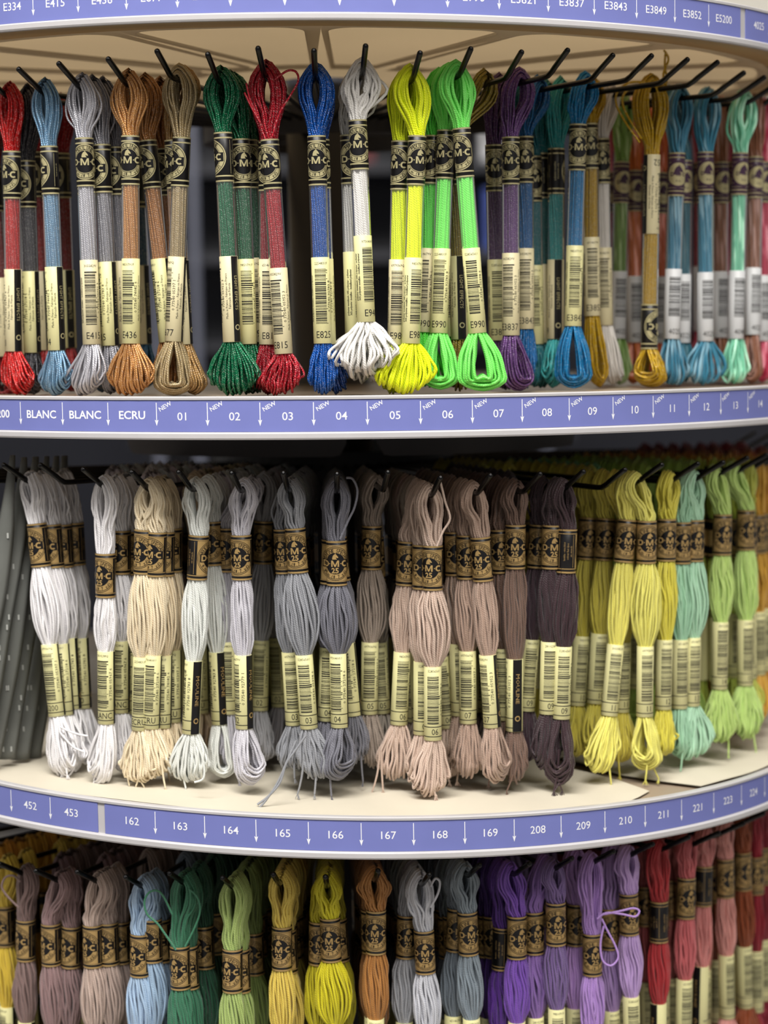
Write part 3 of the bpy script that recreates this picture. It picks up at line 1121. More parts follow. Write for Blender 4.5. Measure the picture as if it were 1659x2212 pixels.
    V = P[:, :, None] + (nrm[:, :, None] * np.cos(ang)[None, None, :, None] + bi[:, :, None] * np.sin(ang)[None, None, :, None]) * sr * (1 + q.normal(0, .05, (N, 1, 1, 1)))
    seg = np.linalg.norm(np.roll(P, -1, 1) - P, axis=2)
    arc = np.concatenate([np.zeros((N, 1)), np.cumsum(seg, 1)], 1) + (q.random((N, 1)) * 300)
    n_, k_, j_ = np.meshgrid(np.arange(N), np.arange(Mr), np.arange(nside), indexing='ij')
    k2, j2 = (k_ + 1) % Mr, (j_ + 1) % nside
    ix = lambda n, k, j: (n * Mr + k) * nside + j
    quad = np.stack([ix(n_, k_, j_), ix(n_, k_, j2), ix(n_, k2, j2), ix(n_, k2, j_)], -1).reshape(-1, 4)
    verts = V.reshape(-1, 3)
    uv = np.stack([np.stack([arc[n_, k_], j_ / nside], -1), np.stack([arc[n_, k_], (j_ + 1) / nside], -1),
                   np.stack([arc[n_, k_ + 1], (j_ + 1) / nside], -1), np.stack([arc[n_, k_ + 1], j_ / nside], -1)], 3).reshape(-1, 2)
    # loose cut ends with frayed tips
    for tl in range(p.get('tails', 0)):
        x0 = ex + q.normal(0, W * .5)
        pts, rad = [], []
        zt = zS2 - Lb * .45
        ln = Lb * (.65 + .35 * q.random())
        if 'floor' in p:
            ln = min(ln, zt - p['floor'] - 3)
        yy = -W * .25 * q.random() - 2
        drift = q.normal(0, 3)
        for k in range(6):
            pts.append((x0 + drift * (k / 5) ** 2, yy, zt - ln * k / 5)); rad.append(sr * (.95 - .04 * k))
        mbt = [(pts, rad)]
        for fr in range(7):
            d0 = q.normal(0, .55, 2)
            mbt.append(([pts[-2], pts[-1], (pts[-1][0] + d0[0], pts[-1][1] + d0[1] * .5, pts[-1][2] - 1.5), (pts[-1][0] + d0[0] * 1.5, pts[-1][1] + d0[1], pts[-1][2] - 2.6)], [.3, .25, .17, .1]))
        for pp, rd in mbt:
            pp = np.array(pp); nk = len(pp); o = len(verts)
            ring = np.stack([np.cos(ang), np.sin(ang), 0 * ang], 1)
            vv = (pp[:, None] + ring[None] * np.array(rd)[:, None, None]).reshape(-1, 3)
            kk, jj = np.meshgrid(np.arange(nk - 1), np.arange(nside), indexing='ij')
            qd = np.stack([kk * nside + jj, (kk + 1) * nside + jj, (kk + 1) * nside + (jj + 1) % nside, kk * nside + (jj + 1) % nside], -1).reshape(-1, 4) + o
            verts = np.vstack([verts, vv]); quad = np.vstack([quad, qd])
            uv = np.vstack([uv, np.stack([np.stack([kk * 4., jj / nside], -1), np.stack([kk * 4. + 4, jj / nside], -1), np.stack([kk * 4. + 4, (jj + 1) / nside], -1), np.stack([kk * 4., (jj + 1) / nside], -1)], 2).reshape(-1, 2)])
    me = bpy.data.meshes.new('thread_strands')
    me.vertices.add(len(verts)); me.vertices.foreach_set('co', (verts * MM).ravel())
    me.loops.add(quad.size); me.loops.foreach_set('vertex_index', quad.ravel().astype(np.int32))
    nf = len(quad)
    me.polygons.add(nf)
    me.polygons.foreach_set('loop_start', np.arange(0, nf * 4, 4, dtype=np.int32))
    me.polygons.foreach_set('use_smooth', np.ones(nf, bool))
    ul = me.uv_layers.new(name='UVMap')
    ul.data.foreach_set('uv', uv.ravel())
    me.update(calc_edges=True)
    me.validate()
    return me


def dressed(p):
    """positions of the band and sleeve on the skein's centre line"""
    zbm = -p['Lt'] - p['band'] / 2
    zsm = -p['Lt'] - p['band'] - p['body'] - p['sleeve'] / 2
    return zbm, zsm, math.atan2(p.get('sx', 0) - p.get('bx', 0), zbm - zsm)


MATK = {'C': 'cotton', 'M': 'metal', 'V': 'varieg'}
_THM = {}


def put_skein(kind, P, rz, p, col, mesh, sleeve, twist, label, group, flip=False, stwist=None, mat=None):
    root = bpy.data.objects.new({'C': 'cotton_skein', 'M': 'metallic_skein', 'V': 'variegated_skein'}[kind], None)
    C.objects.link(root)
    root.location = tuple(np.array(P) * MM)
    root.rotation_euler = (0, 0, rz)
    tag(root, label, 'thread skein', group)
    if not len(mesh.materials):
        mesh.materials.append(M[mat or MATK[kind]])
    th = link('thread_strands', mesh, root)
    th.color = lin(col)
    zbm, zsm, til = dressed(p)
    tl = Matrix.Rotation(-til, 4, 'Y')
    bd, sl = link('paper_band', BAND[kind], root), link('barcode_sleeve', sleeve, root)
    if flip:
        bd, sl = sl, bd
    for o, z, x, tw in ((bd, zbm, p.get('bx', 0), twist), (sl, zsm, p.get('sx', 0), twist if stwist is None else stwist)):
        mm = Matrix.Translation((x * MM, 0, z * MM)) @ tl @ Matrix.Rotation(tw, 4, 'Z')
        if flip:
            mm = mm @ Matrix.Rotation(math.pi, 4, 'Y')
        o.matrix_local = mm
    if kind != 'C':
        z0 = -p['Lt'] - p['band']
        x0 = p.get('bx', 0) + (p.get('sx', 0) - p.get('bx', 0)) * (z0 - zbm) / (zsm - zbm)
        fo = link('clear_sleeve', FILM, root)
        fo.matrix_local = Matrix.Translation((x0 * MM, 0, z0 * MM)) @ tl @ Matrix.Diagonal((1, 1, p['body'], 1))
    return root

# ------------------------------------------------------------------ which skein hangs where
ROWN = ['top row', 'middle row', 'bottom row']
GROUP = ['metallic thread skeins on the top row', 'cotton skeins on the middle row', 'cotton skeins on the bottom row']
KIND_WORD = {'C': 'cotton', 'M': 'metallic', 'V': 'variegated'}
ALL = []
RHO_F = RT - RUN - 6.0
FLOOR = [TIER[1][0] + 12.6, TIER[2][0] + 12.6, -1000]
seed = [100]


def locate(k, i, d):
    """d: mm behind the bend of the hook, or 'x<pixel>' to solve where along the hook that picture column is"""
    if isinstance(d, str):
        tx = float(d[1:])
        best = min(np.arange(84, RHO_F + 4, 1.0), key=lambda r: abs(project(hook_at(k, i, r)[0])[0] - tx))
        return best
    return RHO_F - d


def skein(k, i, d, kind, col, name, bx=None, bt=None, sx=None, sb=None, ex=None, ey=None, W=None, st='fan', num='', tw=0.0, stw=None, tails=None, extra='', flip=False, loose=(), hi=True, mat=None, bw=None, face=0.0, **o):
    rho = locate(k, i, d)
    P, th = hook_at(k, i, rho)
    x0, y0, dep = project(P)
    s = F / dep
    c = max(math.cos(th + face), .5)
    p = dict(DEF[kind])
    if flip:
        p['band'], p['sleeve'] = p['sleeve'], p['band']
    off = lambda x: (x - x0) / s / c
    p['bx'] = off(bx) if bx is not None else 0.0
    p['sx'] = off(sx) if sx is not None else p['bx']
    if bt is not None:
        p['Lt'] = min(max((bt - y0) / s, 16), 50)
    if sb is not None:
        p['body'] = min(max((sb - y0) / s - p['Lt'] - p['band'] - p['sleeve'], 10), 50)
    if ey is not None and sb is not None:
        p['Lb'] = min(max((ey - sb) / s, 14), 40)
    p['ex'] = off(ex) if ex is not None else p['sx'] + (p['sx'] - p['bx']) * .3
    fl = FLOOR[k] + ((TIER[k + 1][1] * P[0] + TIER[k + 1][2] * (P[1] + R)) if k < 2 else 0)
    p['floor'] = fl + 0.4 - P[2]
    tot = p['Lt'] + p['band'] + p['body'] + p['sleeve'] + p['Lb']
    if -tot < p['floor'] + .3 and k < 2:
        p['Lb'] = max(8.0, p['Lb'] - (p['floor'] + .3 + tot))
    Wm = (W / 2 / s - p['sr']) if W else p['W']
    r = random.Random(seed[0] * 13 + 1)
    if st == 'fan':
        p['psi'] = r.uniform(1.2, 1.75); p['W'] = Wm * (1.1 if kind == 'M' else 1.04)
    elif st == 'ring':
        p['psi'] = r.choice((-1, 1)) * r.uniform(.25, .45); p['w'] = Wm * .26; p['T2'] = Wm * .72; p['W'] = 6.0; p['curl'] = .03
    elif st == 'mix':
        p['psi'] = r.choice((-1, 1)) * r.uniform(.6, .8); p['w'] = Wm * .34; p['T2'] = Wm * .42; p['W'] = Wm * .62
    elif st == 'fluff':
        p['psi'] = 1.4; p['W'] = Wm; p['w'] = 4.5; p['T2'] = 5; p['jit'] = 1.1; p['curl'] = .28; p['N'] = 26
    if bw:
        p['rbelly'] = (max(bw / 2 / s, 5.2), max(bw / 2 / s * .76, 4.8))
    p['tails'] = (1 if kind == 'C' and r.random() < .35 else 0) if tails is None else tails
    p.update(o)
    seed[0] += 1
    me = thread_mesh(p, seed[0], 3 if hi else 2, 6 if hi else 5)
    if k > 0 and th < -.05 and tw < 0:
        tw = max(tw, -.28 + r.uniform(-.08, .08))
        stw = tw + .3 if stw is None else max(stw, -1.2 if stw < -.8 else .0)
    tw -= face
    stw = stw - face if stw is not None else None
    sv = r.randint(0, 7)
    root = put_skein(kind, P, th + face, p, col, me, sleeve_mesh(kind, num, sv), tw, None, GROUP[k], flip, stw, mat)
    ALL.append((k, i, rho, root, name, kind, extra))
    for pts in loose:
        add_loose(root, P, th + face, dep, pts, p['sr'], mat or MATK[kind], col)
    return root


def add_loose(root, P, th, dep, pts, r, kind, col):
    """a strand that has slipped out of the skein; picture positions are laid on the skein's own depth"""
    out = []
    for x, y in pts:
        v = ray(x, y)
        q = CAM_P + v * ((dep - 5) / (v @ CAM_D)) - P
        out.append((q[0] * math.cos(th) + q[1] * math.sin(th), -q[0] * math.sin(th) + q[1] * math.cos(th), q[2]))
    ps = [Vector(a) for a in out]
    fine = []
    for a in range(len(ps) - 1):
        p0, p1, p2, p3 = ps[max(a - 1, 0)], ps[a], ps[a + 1], ps[min(a + 2, len(ps) - 1)]
        for t in (0, .2, .4, .6, .8):
            fine.append(0.5 * ((2 * p1) + (p2 - p0) * t + (2 * p0 - 5 * p1 + 4 * p2 - p3) * t * t + (3 * p1 - p0 - 3 * p2 + p3) * t ** 3))
    fine.append(ps[-1])
    b = MB()
    b.tube(fine, r * .9, M[kind], 6)
    ob = b.build('loose_strand', root)
    n = len(ob.data.loops)
    ul = ob.data.uv_layers.new(name='UVMap')
    uvs = np.zeros((n, 2))
    vi = np.zeros(n, np.int32)
    ob.data.loops.foreach_get('vertex_index', vi)
    uvs[:, 0], uvs[:, 1] = (vi // 6) * 1.2, (vi % 6) / 6
    ul.data.foreach_set('uv', uvs.ravel())
    ob.color = lin(col)


# --- shared shapes for the skeins deeper in the stacks
TMPL = {}
for kd in 'CMV':
    TMPL[kd] = []
    for t in range(5 if kd == 'C' else 4):
        p = dict(DEF[kd])
        r = random.Random(t * 7 + ord(kd))
        p.update(N=19, psi=r.uniform(.5, 1.6), W=r.uniform(7.5, 10.5), w=r.uniform(1.5, 4), bx=r.uniform(-1.2, 1.2), sx=r.uniform(-2, 2), ex=r.uniform(-3, 3),
                 Lt=DEF[kd]['Lt'] + r.uniform(-2.0, 2.0), body=DEF[kd]['body'] + r.uniform(-2, 1), Lb=DEF[kd]['Lb'] + r.uniform(-4, 0), sr=DEF[kd]['sr'] * 1.12)
        TMPL[kd].append((p, thread_mesh(p, 40 + t + ord(kd), 2, 5)))
LOW = []
for t in range(4):
    p = dict(TMPL['C'][t][0]); p.update(N=11)
    me = thread_mesh(p, 70 + t, 2, 4)
    co = np.zeros(len(me.vertices) * 3); me.vertices.foreach_get('co', co)
    vi = np.zeros(len(me.loops), np.int32); me.loops.foreach_get('vertex_index', vi)
    uv = np.zeros(len(me.loops) * 2); me.uv_layers[0].data.foreach_get('uv', uv)
    LOW.append((p, co.reshape(-1, 3) / MM, vi.reshape(-1, 4), uv.reshape(-1, 4, 2)))
    bpy.data.meshes.remove(me)
FAR = []


def fill(k, i, kind, col, name, n, d0=8.0, step=6.3, num='', keep=4):  # callers pass darker colours for deeper skeins: depth shade painted into the floss
    for j in range(n):
        r = random.Random(k * 1000 + i * 50 + j)
        rho = RHO_F - d0 - j * step - r.uniform(-.8, .8)
        if rho < 88:
            break
        P, th = hook_at(k, i, rho)
        if not -130 < project(P)[0] < 1790:
            continue
        cc = tuple(min(255, max(0, c * r.uniform(.96, 1.03))) for c in col)
        rz = th + r.uniform(-.07, .07)
        if j >= keep and kind == 'C':
            FAR.append((P, rz, cc, r.randrange(4)))
            continue
        p, me = TMPL[kind][r.randrange(len(TMPL[kind]))]
        root = put_skein(kind, P, rz, p, cc, me, sleeve_mesh(kind, num, r.randrange(3)), (-.15 if th < 0 else -th * .8) + r.uniform(-.2, .2), None, GROUP[k], stwist=(.15 if th < 0 else -th * .8) + r.uniform(-.35, .35))
        ALL.append((k, i, rho, root, name, kind, ''))


def build_far():
    """what hangs deep in the stacks and on the far flanks, past the three hundred built one by one"""
    V, Q, U, MI, COL = [], [], [], [], []
    off = 0
    bandv, bandf = [], []
    def tube(r, z0, z1, n=12):
        a = np.linspace(0, 2 * np.pi, n, endpoint=False)
        v = np.vstack([np.stack([r * np.sin(a), -r * np.cos(a), 0 * a + z], 1) for z in (z0, z1)])
        q = np.array([(i_, (i_ + 1) % n, n + (i_ + 1) % n, n + i_) for i_ in range(n)])
        return v, q
    for P, rz, cc, t in FAR:
        p, co, qd, uv = LOW[t]
        zbm, zsm, til = dressed(p)
        c, s_ = math.cos(rz), math.sin(rz)
        parts = [(co, qd, uv, 0, cc)]
        for r_, z, h, x, mi in ((COTTON_R, zbm, 22, p['bx'], 1), (4.35, zsm, 36.5, p['sx'], 2), (COTTON_R + .05, zbm + 9.5, 1, p['bx'], 3), (COTTON_R + .05, zbm - 9.5, 1, p['bx'], 3), (COTTON_R + .05, zbm, 9, p['bx'], 3)):
            v, q = tube(r_, z - h / 2, z + h / 2)
            v = v + np.array([x, 0, 0])
            parts.append((v, q, np.zeros((len(q), 4, 2)), mi, (128, 128, 128)))
        for v, q, u, mi, cl in parts:
            w_ = np.stack([v[:, 0] * c - v[:, 1] * s_, v[:, 0] * s_ + v[:, 1] * c, v[:, 2]], 1) + P
            V.append(w_); Q.append(q + off); U.append(u.reshape(-1, 2)); MI.append(np.full(len(q), mi)); COL.append(np.tile(np.array(lin(cl)), (len(v), 1)))
            off += len(v)
    V, Q, U, MI, COL = np.vstack(V), np.vstack(Q), np.vstack(U), np.concatenate(MI), np.vstack(COL)
    me = bpy.data.meshes.new('cotton_skein_mass')
    me.vertices.add(len(V)); me.vertices.foreach_set('co', (V * MM).ravel())
    me.loops.add(Q.size); me.loops.foreach_set('vertex_index', Q.ravel().astype(np.int32))
    me.polygons.add(len(Q)); me.polygons.foreach_set('loop_start', np.arange(0, len(Q) * 4, 4, dtype=np.int32))
    me.polygons.foreach_set('material_index', MI.astype(np.int32)); me.polygons.foreach_set('use_smooth', np.ones(len(Q), bool))
    ul = me.uv_layers.new(name='UVMap'); ul.data.foreach_set('uv', U.ravel())
    ca = me.color_attributes.new('floss_colour', 'FLOAT_COLOR', 'POINT'); ca.data.foreach_set('color', COL.ravel())
    for m_ in (thread_material('deep_stack_floss', attr='floss_colour'), M['black'], M['cream'], M['gold']):
        me.materials.append(m_)
    me.update(calc_edges=True)
    o = link('cotton_skein_mass', me)
    tag(o, 'crowded cotton skeins of many colours hanging deep behind the front skeins on the two lower rows', 'thread skeins', None, 'stuff')


# ============================ top row: metallic threads
RED, LTB, SIL, DGR, COP, LGO = (188, 22, 22), (116, 154, 184), (196, 196, 204), (92, 92, 98), (196, 142, 84), (178, 158, 118)
GRN, CRI, BLU, WHI, NYE, NGR = (0, 106, 68), (170, 22, 40), (14, 86, 172), (226, 224, 220), (236, 250, 8), (126, 240, 106)
PUR, AZU, TEA, GOL = (106, 68, 128), (20, 124, 180), (52, 160, 160), (186, 150, 18)
VTEA, VMINT, VBRO, VGRN, VORA, VPNK = (48, 130, 160), (120, 205, 170), (140, 88, 60), (120, 160, 70), (216, 116, 46), (190, 60, 100)

skein(0, -1, 'x15', 'M', RED, 'bright red', 20, 325, 12, 757, 22, 857, 76, tw=-.2, stw=-1.1, num='E321')
skein(0, 0, 'x84', 'M', LTB, 'light blue', 103, 315, 105, 755, 100, 857, 80, tw=-1.25, stw=-1.0, num='E334')
skein(0, 1, 'x172', 'M', SIL, 'silver', 179, 297, 181, 742, 162, 857, 90, tw=.55, stw=.75, num='E415')
skein(0, 1, 'x200', 'M', (150, 150, 158), 'silver', 218, 312, 222, 745, 222, 850, 70, tw=-.75, stw=-.9, num='E415', hi=False)  # skeins further back repeat the floss darker, depth shade put into the colour
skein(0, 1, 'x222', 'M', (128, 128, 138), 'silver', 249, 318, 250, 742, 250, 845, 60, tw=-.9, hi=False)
skein(0, 2, 'x277', 'M', COP, 'copper', 277, 292, 269, 740, 262, 857, 106, tw=.15, stw=.1, num='E436')
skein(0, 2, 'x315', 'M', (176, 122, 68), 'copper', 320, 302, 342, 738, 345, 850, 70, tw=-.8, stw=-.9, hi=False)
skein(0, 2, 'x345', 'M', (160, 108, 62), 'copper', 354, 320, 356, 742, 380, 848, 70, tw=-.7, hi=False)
skein(0, 3, 'x388', 'M', LGO, 'pale gold', 386, 295, 366, 735, 357, 857, 88, st='ring', tw=-.95, stw=-.75, num='E677')
skein(0, 3, 'x400', 'M', (165, 130, 80), 'pale gold', 372, 300, 380, 742, 405, 850, 60, st='ring', tw=-.9, hi=False)
skein(0, 4, 2.0, 'M', GRN, 'emerald green', 480, 285, 486, 737, 490, 857, 112, tw=-1.45, stw=-1.5)
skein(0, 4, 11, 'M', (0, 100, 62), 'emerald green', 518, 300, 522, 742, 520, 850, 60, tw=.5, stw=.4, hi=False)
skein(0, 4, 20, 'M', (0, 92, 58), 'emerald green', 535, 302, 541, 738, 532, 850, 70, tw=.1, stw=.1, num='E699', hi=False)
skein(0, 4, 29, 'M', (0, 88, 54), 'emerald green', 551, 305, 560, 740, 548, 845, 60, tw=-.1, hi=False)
skein(0, 5, 1.0, 'M', CRI, 'crimson', 582, 300, 596, 763, 588, 856, 92, tw=-.55, stw=-.35, num='E815', jit=.6,
      loose=[[(588, 296), (604, 245), (628, 205), (644, 175), (640, 156), (624, 152), (606, 162), (594, 172)], [(528, 200), (545, 235), (562, 265)], [(532, 180), (540, 215), (556, 250)]])
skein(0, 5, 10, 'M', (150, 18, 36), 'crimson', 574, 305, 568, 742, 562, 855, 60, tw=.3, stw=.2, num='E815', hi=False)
skein(0, 6, 1.0, 'M', BLU, 'royal blue', 682, 292, 685, 740, 684, 857, 64, tw=-.15, stw=.05, num='E825')
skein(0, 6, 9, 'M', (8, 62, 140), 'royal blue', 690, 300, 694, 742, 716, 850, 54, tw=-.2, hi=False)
skein(0, 7, 1.0, 'M', WHI, 'white', 772, 258, 779, 693, 772, 812, 176, st='fluff', tw=-.2, stw=.55, num='E940', sr=.8, mat='cotton')
skein(0, 7, 14, 'M', (205, 204, 200), 'white', 752, 290, 754, 725, 770, 825, 110, st='fluff', tw=.5, stw=.9, num='E940', hi=False, mat='cotton')
skein(0, 8, 1.0, 'M', NYE, 'neon yellow', 897, 292, 883, 740, 864, 857, 126, tw=.2, stw=.35, num='E980', sr=.72, mat='cotton')
skein(0, 8, 10, 'M', (220, 236, 6), 'neon yellow', 861, 303, 850, 742, 842, 852, 90, tw=-.9, stw=-.2, num='E980', hi=False, mat='cotton')
skein(0, 9, 1.0, 'M', NGR, 'neon green', 999, 275, 1019, 718, 1036, 845, 108, st='ring', tw=-.95, stw=-.35, num='E990', sr=.7, mat='cotton')
skein(0, 9, 12, 'M', NGR, 'neon green', 959, 280, 944, 717, 942, 840, 86, st='ring', tw=-.85, stw=-.45, num='E990', sr=.7, mat='cotton')
skein(0, 9, 20, 'M', (90, 220, 70), 'neon green', 931, 292, 914, 715, 916, 835, 60, tw=-.8, stw=-.7, num='E990', hi=False, mat='cotton')
skein(0, 9, 28, 'M', (86, 214, 66), 'neon green', 950, 290, 963, 725, 972, 835, 60, tw=-.8, stw=-.6, hi=False, mat='cotton')
skein(0, 10, 22, 'M', (150, 130, 48), 'dull gold', 982, 296, 984, 730, 982, 842, 46, tw=2.4, stw=-2.6, hi=False)
skein(0, 11, 'x1122', 'M', PUR, 'purple', 1101, 295, 1098, 722, 1117, 848, 80, st='ring', face=-0.2, tw=-.75, stw=-.85, num='E3837')
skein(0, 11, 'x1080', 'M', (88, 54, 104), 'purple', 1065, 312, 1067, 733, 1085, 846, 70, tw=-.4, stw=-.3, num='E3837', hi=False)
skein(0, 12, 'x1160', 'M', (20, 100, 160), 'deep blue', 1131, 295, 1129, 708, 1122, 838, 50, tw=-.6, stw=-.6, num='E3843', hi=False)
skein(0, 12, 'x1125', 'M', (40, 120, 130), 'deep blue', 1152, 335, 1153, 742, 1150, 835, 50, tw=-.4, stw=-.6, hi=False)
skein(0, 13, 'x1263', 'M', AZU, 'azure blue', 1246, 268, 1235, 702, 1234, 846, 82, st='ring', face=-0.3, tw=-.6, stw=-.55, num='E3843', rw=1.2, T=6.2, N=30)
skein(0, 13, 'x1212', 'M', TEA, 'azure blue', 1199, 320, 1195, 730, 1188, 836, 56, tw=1.9, stw=-2.9, num='E3849', hi=False)
skein(0, 13, 'x1180', 'M', (40, 130, 132), 'azure blue', 1168, 330, 1170, 738, 1160, 836, 50, tw=1.9, hi=False)
skein(0, 14, 'x1285', 'M', GOL, 'dusky gold', 1272, 262, 1274, 680, 1290, 835, 50, st='ring', tw=-.7, stw=-.6, num='E3852', hi=False)
skein(0, 15, 'x1315', 'M', (220, 216, 210), 'bright gold', 1296, 300, 1300, 700, 1322, 830, 50, st='ring', tw=-.8, stw=-.9, hi=False, mat='cotton')
skein(0, 15, 'x1407', 'M', GOL, 'bright gold', 1406, 333, 1400, 752, 1404, 848, 92, st='mix', face=-0.65, tw=.55, stw=.35, num='E3852', flip=True, sr=.68, T=7.0, rw=2.0, Dv=5, N=34, extra='hung upside down',
      loose=[[(1382, 308), (1355, 270), (1332, 228), (1334, 198), (1362, 178), (1395, 178)], [(1386, 300), (1362, 262), (1345, 225), (1350, 200), (1375, 185)],
             [(1436, 200), (1440, 170), (1436, 140), (1438, 112)], [(1437, 190), (1433, 160), (1444, 128), (1434, 108)]])
skein(0, 17, 'x1530', 'V', VTEA, 'variegated teal', 1523, 328, 1522, 735, 1520, 840, 110, face=-0.5, tw=-.75, stw=-.7, num='4025')
skein(0, 16, 'x1465', 'V', (44, 120, 150), 'deep teal', 1460, 330, 1450, 730, 1454, 832, 76, face=-0.5, tw=-.8, stw=-.7, num='4025', hi=False)
skein(0, 16, 'x1440', 'V', (34, 100, 118), 'deep teal', 1486, 342, 1482, 740, 1478, 828, 60, tw=-.7, stw=-.8, hi=False)
skein(0, 18, 'x1608', 'V', VMINT, 'variegated mint', 1596, 330, 1588, 730, 1586, 838, 66, face=-0.5, tw=-.7, stw=-.7, num='4040')
skein(0, 19, 'x1650', 'V', VBRO, 'variegated brown', 1626, 340, 1615, 722, 1614, 828, 50, tw=-.8, stw=-.7, hi=False)
skein(0, 17, 'x1345', 'V', VGRN, 'variegated teal', 1340, 350, 1330, 730, 1332, 832, 60, tw=-.7, stw=-.7, hi=False)
skein(0, 18, 'x1372', 'V', VORA, 'variegated mint', 1368, 368, 1366, 738, 1364, 826, 46, tw=-.7, stw=-.8, hi=False)
skein(0, 18, 'x1420', 'V', (220, 104, 40), 'variegated mint', 1426, 372, 1420, 740, 1420, 822, 46, tw=-.7, hi=False)
skein(0, 19, 'x1310', 'V', VPNK, 'variegated brown', 1308, 372, 1304, 742, 1304, 820, 44, tw=-.7, hi=False)
skein(0, 19, 'x1556', 'V', (150, 96, 62), 'variegated brown', 1556, 350, 1552, 728, 1554, 822, 50, tw=-.7, hi=False)
skein(0, 20, 'x1590', 'V', (205, 54, 96), 'rose pink', 1578, 350, 1570, 735, 1578, 820, 50, tw=-.7, hi=False)
skein(0, 20, 'x1660', 'V', (200, 44, 84), 'rose pink', 1645, 350, 1640, 735, 1644, 828, 70, tw=-.7, hi=False)
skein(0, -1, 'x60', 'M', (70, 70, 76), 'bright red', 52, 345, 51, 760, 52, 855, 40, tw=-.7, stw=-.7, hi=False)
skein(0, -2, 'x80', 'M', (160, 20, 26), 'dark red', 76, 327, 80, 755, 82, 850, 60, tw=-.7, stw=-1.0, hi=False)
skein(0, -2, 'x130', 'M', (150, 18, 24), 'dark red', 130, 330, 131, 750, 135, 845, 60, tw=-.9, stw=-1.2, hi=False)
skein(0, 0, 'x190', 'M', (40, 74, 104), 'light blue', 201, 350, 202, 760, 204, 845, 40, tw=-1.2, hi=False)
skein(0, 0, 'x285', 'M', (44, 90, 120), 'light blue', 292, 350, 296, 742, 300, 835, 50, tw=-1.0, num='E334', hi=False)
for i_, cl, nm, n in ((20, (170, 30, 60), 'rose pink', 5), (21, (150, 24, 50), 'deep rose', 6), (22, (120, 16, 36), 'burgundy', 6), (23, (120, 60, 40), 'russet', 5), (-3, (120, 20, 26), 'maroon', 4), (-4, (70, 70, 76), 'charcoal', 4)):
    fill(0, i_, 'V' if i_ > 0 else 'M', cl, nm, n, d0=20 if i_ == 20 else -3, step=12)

# ============================ middle row: cotton
WH, EC, PG, LL, G3, G4, TP, LT = (238, 236, 238), (236, 220, 188), (226, 229, 224), (204, 202, 210), (150, 152, 158), (114, 114, 124), (158, 144, 132), (206, 182, 166)
MT, BR, PL, YE, MI, LI = (178, 152, 136), (116, 92, 80), (58, 38, 44), (232, 226, 116), (178, 220, 188), (194, 222, 128)
skein(1, 0, 'x66', 'C', WH, 'bright white', 81, 1130, 105, 1548, 118, 1692, 98, bw=66, tw=-.3, stw=.25, num='5200', tails=2,
      loose=[[(130, 1570), (150, 1580), (172, 1587), (190, 1590)], [(128, 1580), (140, 1595), (160, 1615), (182, 1624)]])
skein(1, 0, 'x92', 'C', WH, 'bright white', 112, 1132, 126, 1546, 140, 1680, 70, tw=-.9, stw=.25, hi=False)
skein(1, 0, 'x112', 'C', (226, 224, 226), 'bright white', 134, 1132, 143, 1533, 150, 1660, 70, tw=-.9, stw=-.3, hi=False)
skein(1, 0, 'x140', 'C', (220, 218, 220), 'bright white', 160, 1128, 166, 1532, 170, 1650, 70, tw=-.7, stw=.1, num='5200', hi=False)
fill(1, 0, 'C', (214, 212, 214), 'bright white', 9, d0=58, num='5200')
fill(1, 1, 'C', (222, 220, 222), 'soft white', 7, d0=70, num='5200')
skein(1, 2, 'x225', 'C', WH, 'pure white', 222, 1195, 216, 1570, 196, 1712, 90, st='mix', bw=52, tw=-.1, stw=-.35, num='BLANC', tails=2)
skein(1, 2, 'x255', 'C', (230, 228, 230), 'pure white', 257, 1145, 249, 1545, 250, 1680, 70, tw=-.55, stw=-.3, num='BLANC')
skein(1, 2, 'x272', 'C', (226, 224, 226), 'pure white', 278, 1147, 270, 1546, 262, 1680, 70, tw=-.6, hi=False)
fill(1, 2, 'C', (216, 214, 216), 'pure white', 12, d0=38, num='BLANC')
skein(1, 3, 'x307', 'C', EC, 'ecru', 307, 1143, 291, 1585, 282, 1716, 110, bw=74, tw=-.25, stw=.15, num='ECRU', tails=3, rag=6)
skein(1, 3, 'x325', 'C', EC, 'ecru', 334, 1148, 316, 1580, 318, 1690, 84, tw=-.7, stw=-.2, num='ECRU', tails=1)
skein(1, 3, 'x340', 'C', (228, 210, 176), 'ecru', 352, 1148, 340, 1578, 330, 1685, 70, tw=-.7, stw=-.3, num='ECRU', hi=False)
skein(1, 3, 'x356', 'C', (226, 208, 174), 'ecru', 369, 1140, 362, 1565, 355, 1680, 70, tw=-.6, stw=-.1, num='ECRU', hi=False)
fill(1, 3, 'C', (218, 200, 166), 'ecru', 12, d0=52, num='ECRU')
skein(1, 4, 'x424', 'C', PG, 'pale grey-white', 424, 1155, 403, 1592, 388, 1702, 98, bw=58, tw=1.9, stw=-1.15, num='01', tails=1, loose=[[(422, 1600), (438, 1640), (440, 1680), (420, 1690)]])
skein(1, 4, 'x450', 'C', PG, 'pale grey-white', 457, 1126, 462, 1570, 466, 1690, 66, st='ring', tw=-.5, stw=-2.0)
skein(1, 4, 'x466', 'C', (214, 214, 212), 'pale grey-white', 478, 1135, 480, 1545, 478, 1680, 60, tw=-.6, hi=False)
fill(1, 4, 'C', (206, 206, 204), 'pale grey-white', 11, d0=40, num='01')
skein(1, 5, 4, 'C', LL, 'light lilac-grey', 518, 1155, 516, 1580, 530, 1706, 90, bw=52, tw=-.2, stw=-.9, num='02', st='mix', tails=0)
skein(1, 5, 'x545', 'C', (186, 184, 192), 'light lilac-grey', 488, 1140, 484, 1548, 490, 1670, 60, tw=-.4, hi=False)
skein(1, 5, 'x570', 'C', (170, 170, 174), 'light lilac-grey', 566, 1125, 553, 1540, 556, 1655, 78, st='mix', tw=-.45, stw=-.1, num='02', hi=False)
